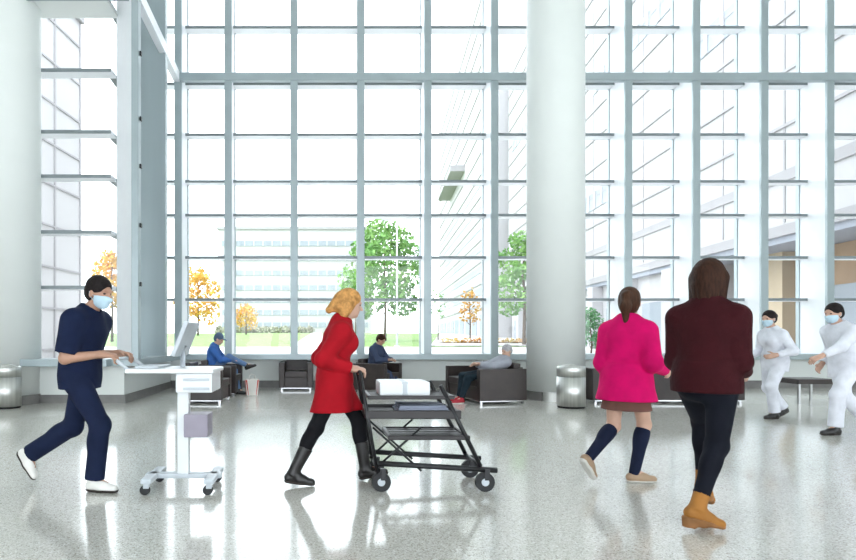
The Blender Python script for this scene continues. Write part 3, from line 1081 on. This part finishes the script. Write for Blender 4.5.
# ---- woman in maroon
OY = 3.78
build_person(dict(label='woman in a maroon sweater, black jeans and tan wedge boots', loc=(px(706, OY), OY, 0), rz=math.radians(38), scale=0.985, fem=True,
    pelvis=(0, 0, 0.93), lean=2, bend=4, tyaw=8, neck=12, hyaw=2, hpitch=8,
    wrist={-1: (0.26, -0.13, 0.98), 1: (0.26, 0.14, 0.98)}, ehint={-1: (-1, -0.25, -0.5), 1: (-1, 0.25, -0.5)}, palm={-1: (0, 1, 0), 1: (0, -1, 0)}, curl={1: 40, -1: 40},
    ankle={-1: (-0.11, 0.01, 0.145), 1: (0.30, 0.12, 0.22)}, khint={-1: (1, 0, 0), 1: (1, 0.1, 0)},
    fdir={-1: (0.74, -0.66, -0.26), 1: (0.85, 0.0, -0.5)},
    clothes=dict(top=dict(m=MAROON, name='sweater', sleeve=1.95, e=0.021, hem=0.86, skirt=0.192, sf=0.86, cuff=0.045, se=0.9),
                 trousers=dict(m=JEANS, name='jeans', e=0.007, length=0.90), shoes=dict(m=SHT, sm=SOLET, shaft=0.10, shr=0.047, wedge=0.058),
                 hair=dict(style='long', m=HDK))))

# ---- nurses in white
N1 = 9.0
build_person(dict(label='nurse in white scrubs with black hair walking behind the maroon woman', loc=(px(775, N1), N1, 0), rz=math.radians(190), scale=0.97, fem=True, hb=0.009,
    pelvis=(0, 0, 0.855), lean=3, bend=5, neck=14, hyaw=8, hpitch=6, skin=SKIN,
    wrist={-1: (0.22, -0.20, 0.92), 1: (0.20, 0.20, 0.95)},
    ankle={-1: (-0.25, -0.09, 0.13), 1: (0.10, 0.09, 0.085)}, fdir={-1: (1, 0, -0.4), 1: (1, 0, 0)},
    clothes=dict(top=dict(m=WSCR, name='scrub_top', sleeve=1.9, e=0.022, hem=0.70, skirt=0.185, cuff=0.045),
                 trousers=dict(m=WSCR, name='scrub_trousers', e=0.02, length=0.96, hem=0.075), shoes=dict(m=SHK, sm=SOLED), mask=MASK, hair=dict(style='bun', m=HBK))))
N2 = 7.5
build_person(dict(label='nurse in white scrubs reaching one arm forward at the picture edge', loc=(px(846, N2), N2, 0), rz=math.radians(182), scale=0.99, hb=0.009,
    pelvis=(0, 0, 0.875), lean=5, bend=8, neck=18, hyaw=10, hpitch=8, skin=SKIN,
    wrist={1: (0.50, 0.20, 0.98), -1: (0.10, -0.24, 0.86)}, ehint={1: (-0.3, 0.6, -0.8), -1: (-1, -0.3, 0)}, palm={1: (0, -0.4, -1), -1: (0, 1, 0)},
    ankle={1: (0.22, 0.09, 0.09), -1: (-0.36, -0.09, 0.16)}, fdir={1: (1, 0, 0), -1: (0.8, 0, -0.55)},
    clothes=dict(top=dict(m=WSCR, name='scrub_top', sleeve=1.86, e=0.024, hem=0.70, skirt=0.20, cuff=0.045),
                 trousers=dict(m=WSCR, name='scrub_trousers', e=0.022, length=0.96, hem=0.08), shoes=dict(m=SHK, sm=SOLED), mask=MASK, hair=dict(style='short', m=HBK))))

# ---- seated man in blue
build_person(dict(label='man in a blue shirt and cap sitting cross-legged in an armchair', loc=(-2.19, 12.72, 0), rz=math.radians(0), scale=1.0, h=0.011, hb=0.010,
    pelvis=(-0.06, 0, 0.545), lean=-8, bend=14, neck=26, hyaw=-12, hpitch=26,
    wrist={-1: (0.34, -0.10, 0.74), 1: (0.34, 0.10, 0.74)}, ehint={-1: (-0.2, -0.8, -1), 1: (-0.2, 0.8, -1)}, palm={-1: (0, 0, -1), 1: (0, 0, -1)},
    ankle={1: (0.46, 0.06, 0.085), -1: (0.64, 0.02, 0.62)}, khint={1: (1, 0, 1), -1: (0.2, -0.3, 1)}, fdir={1: (1, 0, 0), -1: (0.9, -0.1, 0.35)},
    clothes=dict(top=dict(m=BLUE, name='shirt', sleeve=1.9, e=0.022, hem=0.50, collar=True, skirt=0.17), trousers=dict(m=DENIM, name='jeans', e=0.012, length=0.93),
                 shoes=dict(m=SHK, sm=SOLED), hair=dict(style='cap', m=CAPB, name='baseball_cap'))))

# ---- sleeper on the sofa
sl = sofa_loc - ldir * 0.0
build_person(dict(label='person in a grey hooded jacket and red shoes dozing on the sofa', loc=tuple(sofa_loc - ldir * -0.36), rz=ang, scale=0.98, h=0.011, hb=0.010,
    pelvis=(0.14, 0, 0.52), lean=-62, bend=12, neck=22, hyaw=14, hpitch=16, side=4,
    wrist={-1: (0.30, -0.06, 0.70), 1: (0.30, 0.06, 0.72)}, ehint={-1: (-0.2, -0.8, -1), 1: (-0.2, 0.8, -1)}, palm={-1: (0, 0, -1), 1: (0, 0, -1)},
    ankle={1: (0.70, 0.16, 0.085), -1: (0.62, -0.12, 0.085)}, khint={1: (1, 0, 1), -1: (1, 0, 1)}, fdir={1: (1, 0.1, 0), -1: (1, -0.1, 0)},
    clothes=dict(top=dict(m=GREYH, name='jacket', sleeve=1.92, e=0.028, hem=0.48, skirt=0.18, collar=True), trousers=dict(m=DTEAL, e=0.012, length=0.95),
                 shoes=dict(m=SHR, sm=SOLEW), hair=dict(style='short', m=HGR))))

# ---- dark figure by the window
build_person(dict(label='person in a dark blue jacket and white shoes seated by the window', loc=(px(378, 13.3), 13.4, 0), rz=math.radians(-35), scale=0.98, h=0.012, hb=0.011,
    pelvis=(-0.06, 0, 0.545), lean=-4, bend=14, neck=22, hyaw=0, hpitch=28, skin=SKIN2,
    wrist={-1: (0.32, -0.08, 0.72), 1: (0.32, 0.08, 0.72)}, ehint={-1: (-0.2, -0.8, -1), 1: (-0.2, 0.8, -1)}, palm={-1: (0, 0, -1), 1: (0, 0, -1)},
    ankle={1: (0.62, 0.14, 0.085), -1: (0.58, -0.12, 0.085)}, khint={1: (1, 0, 1), -1: (1, 0, 1)},
    clothes=dict(top=dict(m=DARKB, name='jacket', sleeve=1.92, e=0.026, hem=0.5, skirt=0.175, collar=True), trousers=dict(m=DARKB, e=0.012, length=0.94),
                 shoes=dict(m=SHW, sm=SOLEW), hair=dict(style='short', m=HDK))))

# ================================================================ CARTS AND BAG
# medical workstation cart in front of the man in navy (pushed to +x)
CY = MY + 0.02
t = thing('workstation_cart', 'white medical workstation cart with tilted screen pushed by the navy man', 'cart', (px(184, CY), CY, 0))
bm = bmesh.new()
abox(bm, -0.30, 0.30, -0.045, 0.045, 0.085, 0.125, 0.015)
abox(bm, -0.28, -0.20, -0.24, 0.24, 0.085, 0.125, 0.015)
abox(bm, 0.20, 0.28, -0.24, 0.24, 0.085, 0.125, 0.015)
mesh_obj('base', bm, PLASTG, t)
for sx in (-0.24, 0.24):
    for sy in (-0.21, 0.21):
        f = box_obj('caster', PLASTG, t, sx - 0.022, sx + 0.022, sy - 0.02, sy + 0.02, 0.05, 0.088, 0.006)
        bm = bmesh.new()
        atube(bm, [(sx - 0.01, sy - 0.014, 0.038), (sx - 0.01, sy + 0.014, 0.038)], 0.038, 18)
        mesh_obj('wheel', bm, RUBBER, f)
box_obj('column', PLASTW, t, -0.045, 0.045, -0.04, 0.04, 0.12, 0.93, 0.012)
box_obj('worktop', PLASTW, t, -0.40, 0.28, -0.24, 0.24, 0.93, 0.965, 0.015)
d = box_obj('drawer_unit', PLASTW, t, -0.02, 0.26, -0.20, 0.20, 0.78, 0.928, 0.012)
for z in (0.80, 0.87):
    box_obj('handle', PLASTG, d, 0.04, 0.24, -0.215, -0.20, z, z + 0.02, 0.004)
box_obj('battery_box', MAUVE, t, 0.02, 0.21, -0.11, 0.11, 0.42, 0.60, 0.015)
bm = bmesh.new()
atube(bm, [(-0.36, -0.21, 0.945), (-0.46, -0.21, 1.02), (-0.485, -0.19, 1.035), (-0.485, 0.19, 1.035), (-0.46, 0.21, 1.02), (-0.36, 0.21, 0.945)], 0.014, 10)
mesh_obj('push_handle', bm, PLASTG, t, True)
tube_obj('screen_arm', PLASTG, t, [(-0.02, 0.05, 0.96), (-0.02, 0.05, 1.10), (0.0, 0.05, 1.14)], 0.02)
M = Matrix.Translation((-0.0, 0.05, 1.19)) @ Matrix.Rotation(math.radians(22), 4, 'Y')
sc_ = box_obj('screen', PLASTG, t, -0.015, 0.02, -0.23, 0.23, -0.14, 0.15, 0.01, M=M)
box_obj('screen_panel', mat('screen_glass', (0.10, 0.13, 0.17), 0.15, vary=0.05), sc_, -0.018, -0.014, -0.21, 0.21, -0.12, 0.13, M=M)
box_obj('keyboard', PLASTG, t, -0.33, -0.15, -0.21, 0.17, 0.966, 0.984, 0.005)

# black trolley pushed by the woman in red
TY = RY - 0.02
t = thing('utility_trolley', 'black metal trolley with slatted shelves pushed by the woman in red', 'cart', (px(419, TY), TY, 0))


def rod(name, a, b, r=0.011, parent=None, m=BLACKM):
    return tube_obj(name, m, parent or t, [a, b], r, 8)


HW = 0.25
TB = mat('black_tray', (0.020, 0.016, 0.017), 0.45, vary=0.1)
for z, x0, x1, th in ((0.735, -0.44, 0.24, 0.03), (0.60, -0.46, 0.29, 0.065), (0.42, -0.28, 0.36, 0.035)):
    bm = bmesh.new()
    abox(bm, x0, x1, -HW, -HW + 0.03, z - th / 2, z + th / 2, 0.005, 1)
    abox(bm, x0, x1, HW - 0.03, HW, z - th / 2, z + th / 2, 0.005, 1)
    abox(bm, x0, x0 + 0.03, -HW + 0.03, HW - 0.03, z - th / 2, z + th / 2, 0.005, 1)
    abox(bm, x1 - 0.03, x1, -HW + 0.03, HW - 0.03, z - th / 2, z + th / 2, 0.005, 1)
    fr = mesh_obj('shelf', bm, TB, t)
    for k in range(5):
        y = -0.18 + 0.09 * k
        unit_box('slat', TB, fr, x0 + 0.03, x1 - 0.03, y - 0.024, y + 0.024, z - 0.008, z + 0.006)
tp = thing('parcel', 'white parcel lying on the top shelf of the black trolley', 'parcel', (px(419, TY) - 0.14, TY, 0.7415))
box_obj('box_body', PLASTW, tp, -0.20, 0.20, -0.18, 0.18, 0, 0.11, 0.02)
box_obj('tape', PLASTG, tp, -0.025, 0.025, -0.181, 0.181, 0.004, 0.112, 0.012)
LIN = mat('grey_blue_linen', (0.30, 0.33, 0.42), 0.9, vary=0.08)
tp = thing('folded_blanket', 'folded grey blue blanket on the middle shelf of the trolley', 'blanket', (px(419, TY) + 0.01, TY, 0.6065))
for k in range(3):
    box_obj('fold', LIN, tp, -0.21 + 0.01 * k, 0.21 - 0.015 * k, -0.17, 0.17 - 0.01 * k, 0.019 * k, 0.019 * k + 0.018, 0.007)
for s in (-1, 1):
    y = s * (HW - 0.012)
    rod('front_post', (0.13, y, 0.83), (0.44, y, 0.20), 0.018)
    rod('handle_post', (-0.50, y, 0.93), (-0.36, y, 0.12), 0.014)
    rod('cross_brace', (-0.40, y * 0.97, 0.16), (-0.02, y * 0.97, 0.50), 0.009)
    rod('cross_brace', (-0.40, y * 0.97, 0.50), (-0.02, y * 0.97, 0.16), 0.009)
    rod('bottom_rail', (-0.36, y, 0.22), (0.57, y, 0.165), 0.022)
    for x in (-0.32, 0.49):
        f = box_obj('caster', BLACKM, t, x - 0.02, x + 0.02, y - 0.026, y + 0.026, 0.09, 0.18, 0.006)
        bm = bmesh.new()
        atube(bm, [(x - 0.015, y - 0.018, 0.075), (x - 0.015, y + 0.018, 0.075)], 0.075, 22)
        w = mesh_obj('wheel', bm, RUBBER, f)
        bm = bmesh.new()
        atube(bm, [(x - 0.015, y - 0.022, 0.075), (x - 0.015, y + 0.022, 0.075)], 0.03, 14)
        mesh_obj('hub', bm, PLASTG, f)
rod('push_handle', (-0.50, -HW + 0.012, 0.93), (-0.50, HW - 0.012, 0.93), 0.017)
rod('cross_bar', (0.44, -HW + 0.012, 0.20), (0.44, HW - 0.012, 0.20), 0.014)
rod('cross_bar', (-0.36, -HW + 0.012, 0.16), (-0.36, HW - 0.012, 0.16), 0.014)

# carrier bag at the feet of the man in blue
t = thing('carrier_bag', 'white carrier bag with red sides at the feet of the man in blue', 'bag', (px(252, 12.6), 12.6, 0), math.radians(12))
t.scale = (1.25, 1.2, 1.15)
BAGW = mat('white_paper', (0.75, 0.72, 0.68), 0.7, vary=0.05, bump=0.2, bscale=20)
BAGR = mat('red_paper', (0.55, 0.05, 0.03), 0.6, vary=0.06, bump=0.2, bscale=20)
bm = bmesh.new()
for (y, w) in ((-0.06, 0.0), (0.06, 0.0)):
    pass
lo = [bm.verts.new(p) for p in ((-0.09, -0.06, 0), (0.09, -0.06, 0), (0.09, 0.06, 0), (-0.09, 0.06, 0))]
hi = [bm.verts.new(p) for p in ((-0.115, -0.05, 0.30), (0.115, -0.05, 0.30), (0.115, 0.05, 0.30), (-0.115, 0.05, 0.30))]
for k in range(4):
    bm.faces.new((lo[k], lo[(k + 1) % 4], hi[(k + 1) % 4], hi[k]))
bm.faces.new(lo)
mesh_obj('bag_body', bm, BAGW, t)
for s in (-1, 1):
    bm = bmesh.new()
    vs = [bm.verts.new(p) for p in ((s * 0.092, -0.058, 0.005), (s * 0.092, 0.058, 0.005), (s * 0.117, 0.05, 0.28), (s * 0.117, -0.05, 0.28), (s * 0.06, -0.0605, 0.005), (s * 0.085, -0.0525, 0.28))]
    bm.faces.new((vs[0], vs[1], vs[2], vs[3]))
    bm.faces.new((vs[0], vs[3], vs[5], vs[4]))
    mesh_obj('side_stripe', bm, BAGR, t)
    tube_obj('bag_handle', BAGW, t, [(-0.05, s * 0.05, 0.29), (-0.045, s * 0.045, 0.36), (0, s * 0.04, 0.385), (0.045, s * 0.045, 0.36), (0.05, s * 0.05, 0.29)], 0.005, 6)

# ================================================================ OUTSIDE
PAVE = mat('pale_paving', (0.52, 0.50, 0.475), 0.9, vary=0.08, scale=0.6)
GRASS = mat('lawn_grass', (0.165, 0.27, 0.075), 0.95, vary=0.2, scale=1.2)
CONC = mat('pale_facade_panel', (0.43, 0.42, 0.43), 0.8, vary=0.02, scale=0.4)
JOINT = mat('grey_facade_band', (0.31, 0.30, 0.31), 0.8, vary=0.05, scale=0.4)
BEIGE = mat('beige_stone', (0.33, 0.225, 0.145), 0.85, vary=0.1, scale=0.8)
CREAM = mat('cream_stone', (0.45, 0.365, 0.26), 0.85, vary=0.06, scale=0.8)
WINB = mat('blue_window_band', (0.26, 0.29, 0.33), 0.5, vary=0.1, scale=0.5)
SOFF = mat('grey_soffit', (0.30, 0.32, 0.37), 0.8, vary=0.05)
BARK = mat('bark', (0.12, 0.085, 0.06), 0.9, vary=0.2, scale=5)

bm = bmesh.new()
prof = [(15.1, -0.02), (30, 0.12), (45, 0.53)]
for (a, za), (b, zb) in zip(prof, prof[1:]):
    bm.faces.new([bm.verts.new(p) for p in ((-90, a, za), (120, a, za), (120, b, zb), (-90, b, zb))])
bm.faces.new([bm.verts.new(p) for p in ((-90, 11.6, -0.02), (-4.05, 11.6, -0.02), (-4.05, 15.1, -0.02), (-90, 15.1, -0.02))])
bmesh.ops.remove_doubles(bm, verts=bm.verts[:], dist=0.001)
struct('pavement', 'pale paved forecourt outside the window wall', 'pavement', bm, PAVE)
bm = bmesh.new()
for (a, za), (b, zb) in (((45, 0.53), (110, 2.1)), ((110, 2.1), (300, 2.8))):
    bm.faces.new([bm.verts.new(p) for p in ((-160, a, za), (200, a, za), (200, b, zb), (-160, b, zb))])
bmesh.ops.remove_doubles(bm, verts=bm.verts[:], dist=0.001)
struct('lawn', 'bright green lawn beyond the forecourt', 'lawn', bm, GRASS)


def gz(Y):
    return 0.53 + (Y - 45) / 65 * 1.57 if Y > 45 else 0.3 * max(Y - 15, 0) / 30


bm = bmesh.new()
bm.faces.new([bm.verts.new(p) for p in ((px(290, 45), 45, 0.56), (px(326, 45), 45, 0.56), (px(322, 108), 108, gz(108) + 0.05), (px(312, 108), 108, gz(108) + 0.05))])
struct('path', 'pale paved path crossing the lawn', 'path', bm, PAVE)
bm = bmesh.new()
bm.faces.new([bm.verts.new(p) for p in ((px(430, 46), 46, 0.62), (60, 46, 0.62), (60, 100, gz(100) + 0.06), (px(440, 100), 100, gz(100) + 0.06))])
struct('road', 'pale road beside the office wing', 'road', bm, PAVE)


def leaf_mesh(name, n, shapes, size, m, parent, seed):
    rnd = random.Random(seed)
    vs, fs = [], []
    tot = sum(s[3] for s in shapes)
    for (c, r, sq, wt) in shapes:
        for _ in range(int(n * wt / tot)):
            while True:
                p = Vector((rnd.uniform(-1, 1), rnd.uniform(-1, 1), rnd.uniform(-1, 1)))
                if 0.25 < p.length < 1:
                    break
            p = Vector((c[0] + p.x * r, c[1] + p.y * r, c[2] + p.z * r * sq))
            a = Vector((rnd.gauss(0, 1), rnd.gauss(0, 1), rnd.gauss(0, 1))).normalized()
            b = a.cross(Vector((rnd.gauss(0, 1), rnd.gauss(0, 1), rnd.gauss(0, 1)))).normalized()
            s = size * rnd.uniform(0.6, 1.3)
            k = len(vs)
            vs += [p - a * s, p + b * s * 0.5, p + a * s, p - b * s * 0.5]
            fs.append((k, k + 1, k + 2, k + 3))
    me = bpy.data.meshes.new(name)
    me.from_pydata([tuple(v) for v in vs], [], fs)
    me.materials.append(m)
    return tag(link(bpy.data.objects.new(name, me), parent), kind='stuff')


def tree(name, label, X, Y, height, crown_r, crown_z0, m, n=1800, seed=1, group='trees outside the windows', size=0.28, trunk=0.16):
    rnd = random.Random(seed)
    t = thing(name, label, 'tree', (X, Y, gz(Y) - 0.1), 0, group)
    tube_obj('trunk', BARK, t, [(0, 0, 0), (0.05, 0, height * 0.3), (-0.05, 0.03, height * 0.62), (0.0, 0.0, height * 0.88)], trunk, 8, r2=trunk * 0.25)
    for k in range(6):
        a = k * 2.4 + seed
        z = crown_z0 + (height - crown_z0) * (0.05 + 0.11 * k)
        L = crown_r * rnd.uniform(0.55, 0.8) * (1 - 0.08 * k)
        tube_obj('branch', BARK, t, [(0, 0, z), (math.cos(a) * L * 0.5, math.sin(a) * L * 0.5, z + L * 0.3), (math.cos(a) * L, math.sin(a) * L, z + L * 0.75)], trunk * 0.4, 6, r2=trunk * 0.1)
    shapes = []
    ch = height - crown_z0
    for k in range(13):
        a = k * 2.39996
        q = (k + 0.5) / 13
        w = math.sin(PI * min(0.97, 0.14 + q * 0.86)) ** 0.7
        rad = crown_r * 0.62 * w
        shapes.append(((math.cos(a) * rad, math.sin(a) * rad, crown_z0 + ch * (0.12 + 0.76 * q)), crown_r * rnd.uniform(0.36, 0.5), 0.8, 1))
    leaf_mesh('foliage', n, shapes, size, m, t, seed)
    return t


LG = mat('leaf_green', (0.10, 0.26, 0.055), 0.7, vary=0.35, scale=0.5, col2=(0.22, 0.38, 0.10))
LY = mat('leaf_yellow', (0.62, 0.42, 0.05), 0.7, scale=0.5, col2=(0.66, 0.30, 0.06))
LO = mat('leaf_orange', (0.55, 0.22, 0.04), 0.7, scale=0.8, col2=(0.55, 0.40, 0.10))
LGD = mat('leaf_deep_green', (0.05, 0.17, 0.06), 0.7, scale=0.8, col2=(0.10, 0.28, 0.10))
tree('broadleaf_tree', 'large green tree on the lawn behind the lamp post', px(385, 60), 60, 12.6, 4.4, 2.3, LG, 4200, 3, size=0.27)
tree('broadleaf_tree', 'green tree just outside the window beside the column', px(524, 48), 48, 9.6, 2.6, 1.6, LG, 2600, 5, size=0.2)
tree('broadleaf_tree', 'tall yellow and orange autumn tree seen past the seated man', px(198, 88), 88, 10.6, 3.6, 1.6, LY, 1900, 8, size=0.3)
tree('broadleaf_tree', 'small yellow autumn tree on the far lawn', px(246, 96), 96, 5.0, 2.2, 1.0, LY, 700, 9, size=0.26)
tree('broadleaf_tree', 'yellow tree seen through the nearer window', px(112, 58), 58, 9.2, 2.3, 3.0, LY, 1500, 12, size=0.24)
tree('broadleaf_tree', 'round dark green shrub tree by the office wing', px(591, 34), 34, 3.0, 0.85, 0.4, LGD, 900, 14, size=0.1, trunk=0.06)
tree('broadleaf_tree', 'small orange shrub tree against the office wing', px(641, 30), 30, 2.2, 0.5, 0.8, LO, 400, 15, size=0.08, trunk=0.04)
tree('broadleaf_tree', 'slender orange sapling nearest the sofa end window', px(470, 66), 66, 6.0, 1.3, 1.5, LO, 260, 21, size=0.22, trunk=0.09)
tree('broadleaf_tree', 'slender bare sapling between lamp post and sofa', px(438, 62), 62, 5.6, 0.9, 2.2, LG, 90, 22, size=0.2, trunk=0.08)
tree('broadleaf_tree', 'small green tree behind the big lawn tree', px(356, 84), 84, 9.5, 2.7, 2.0, LG, 1100, 25, size=0.3)

# hedge of flowers along the road
t = thing('flower_bed', 'low orange flower bed beside the road', 'flower bed', (px(488, 52), 52, gz(52)))
box_obj('soil_strip', BARK, t, -4.2, 4.6, -0.5, 0.5, -0.1, 0.12)
leaf_mesh('blossom', 900, [((-3.6 + k * 0.9, 0, 0.25), 0.55, 0.5, 1) for k in range(10)], 0.11, LO, t, 33)
t = thing('hedge', 'grey green hedge along the far edge of the lawn', 'hedge', (px(262, 112), 112, 2.0))
leaf_mesh('foliage', 2200, [((-8 + k * 1.4, 0, 0.6), 1.1, 0.75, 1) for k in range(13)], 0.3, mat('leaf_grey', (0.28, 0.26, 0.20), 0.8, scale=0.5, col2=(0.36, 0.38, 0.26)), t, 34)

# lamp post
LPY = 44
t = thing('lamp_post', 'slim grey twin lamp post in front of the green tree', 'lamp', (px(397, LPY), LPY, gz(LPY)))
tube_obj('pole', PLASTG, t, [(0, 0, 0), (0, 0, 9.6)], 0.085, 10, r2=0.055)
box_obj('base', PLASTG, t, -0.18, 0.18, -0.18, 0.18, 0, 0.35, 0.03)
for s in (-1, 1):
    tube_obj('arm', PLASTG, t, [(0, 0, 9.5), (s * 0.5, 0, 9.6)], 0.04, 8)
    box_obj('lamp_head', PLASTG, t, min(s * 0.4, s * 1.1), max(s * 0.4, s * 1.1), -0.16, 0.16, 9.55, 9.68, 0.03)

# far white building across the lawn
BY = 150
t = thing('office_building', 'distant white office block with blue window bands across the lawn', 'building', ((px(218, BY) + px(372, BY)) / 2, BY, 2.3))
hwid = (px(372, BY) - px(218, BY)) / 2
box_obj('wall', CONC, t, -hwid, hwid, 0, 20, 0, 26)
for z in (1.5, 4.6, 7.7, 10.8, 14.5, 18.2, 21.9):
    wb = box_obj('window_band', WINB, t, -hwid + 1, hwid - 1, -0.15, 0.02, z, z + 1.3)
    for k in range(16):
        x = -hwid + 1 + (2 * hwid - 2) * (k + 0.5) / 16
        unit_box('mullion', CONC, wb, x - 0.15, x + 0.15, -0.3, 0.0, z, z + 1.3)
box_obj('roof_edge', JOINT, t, -hwid - 0.3, hwid + 0.3, -0.4, 20.2, 26, 26.7)

# office wing running away on the right, upper floors overhanging
WX = 15.0
t = thing('office_wing', 'pale office wing with overhanging banded upper floors, right outside', 'building', (WX + 6.2, 62, 0), math.radians(-5.7))
box_obj('upper_wall', CONC, t, 0, 22, -44, 8, 5.0, 34)
for k in range(14):
    z = 5.0 + 2.0 * k
    unit_box('facade_band', JOINT, t, -0.07, 0.01, -44, 8, z, z + (0.4 if k in (0, 1) else 0.12))
for k in range(13):
    y = -44 + 4 * k
    unit_box('panel_joint', JOINT, t, -0.03, 0.01, y, y + 0.1, 5.5, 33)
for (z, ya, yb) in ((10.2, -26, -16), (10.2, -8, 4), (18.2, -36, -20), (22.2, -6, 6), (14.2, -42, -34)):
    wb = unit_box('window_band', WINB, t, -0.05, 0.02, ya, yb, z, z + 1.2)
    n_ = int((yb - ya) / 1.25)
    for j in range(n_):
        y = ya + (yb - ya) * (j + 0.5) / n_
        unit_box('window_mullion', CONC, t, -0.1, 0.0, y - 0.12, y + 0.12, z, z + 1.2)
box_obj('soffit', SOFF, t, 0.05, 6, -44, 8, 4.75, 5.0)
box_obj('lower_wall', BEIGE, t, 2.2, 21, -44, -33, -0.3, 4.75)
box_obj('lower_wall', CONC, t, 0.4, 21, -33, 8, -0.3, 4.75)
for k in range(9):
    y = -42.5 + 5.6 * k
    o_ = 0 if k < 2 else -1.8
    unit_box('pier', CREAM if k < 2 else CONC, t, 1.5 + o_, 2.25 + o_, y - 0.5, y + 0.5, -0.3, 4.75)
    unit_box('ground_window', WINB, t, 2.12 + o_, 2.25 + o_, y + 1.1, y + 4.3, 0.7, 3.2)

t = thing('office_tower', 'farther pale office tower with stepped bands beyond the wing', 'building', (20.2, 72, 0.8), math.radians(-5.7))
box_obj('wall', CONC, t, 0, 24, 0, 60, -0.5, 46)
for k in range(15):
    z = 4.5 + 2.8 * k
    unit_box('facade_band', JOINT, t, -0.1, 0.01, 0, 60, z, z + 0.22)
for k in range(6):
    unit_box('window_band', WINB, t, -0.06, 0.01, 2, 58, 6.0 + 2.8 * k, 6.9 + 2.8 * k)
unit_box('roof_canopy', JOINT, t, -2.2, 4, 20, 40, 26.0, 26.9)
for k in range(9):
    unit_box('ground_window', WINB, t, -0.08, 0.01, 2 + 6.4 * k, 6 + 6.4 * k, 0.6, 3.4)

# wing on the left seen through the nearer window
t = thing('office_annex', 'pale panelled annex outside the nearer window', 'building', (-13.6, 24, 0), math.radians(-5.7))
box_obj('wall', CONC, t, -20, 0, -11, 8.0, -0.3, 18)
for k in range(9):
    z = 0.6 + 2.0 * k
    unit_box('facade_band', JOINT, t, -0.01, 0.06, -11, 8, z, z + 0.09)
unit_box('panel_joint', JOINT, t, -0.12, 0.05, 5.45, 5.6, -0.3, 18)
unit_box('corner_post', JOINT, t, -0.12, 0.05, 7.95, 8.1, -0.3, 18)
unit_box('roof_edge', JOINT, t, -20.2, 0.2, -11.2, 8.2, 18, 18.4)
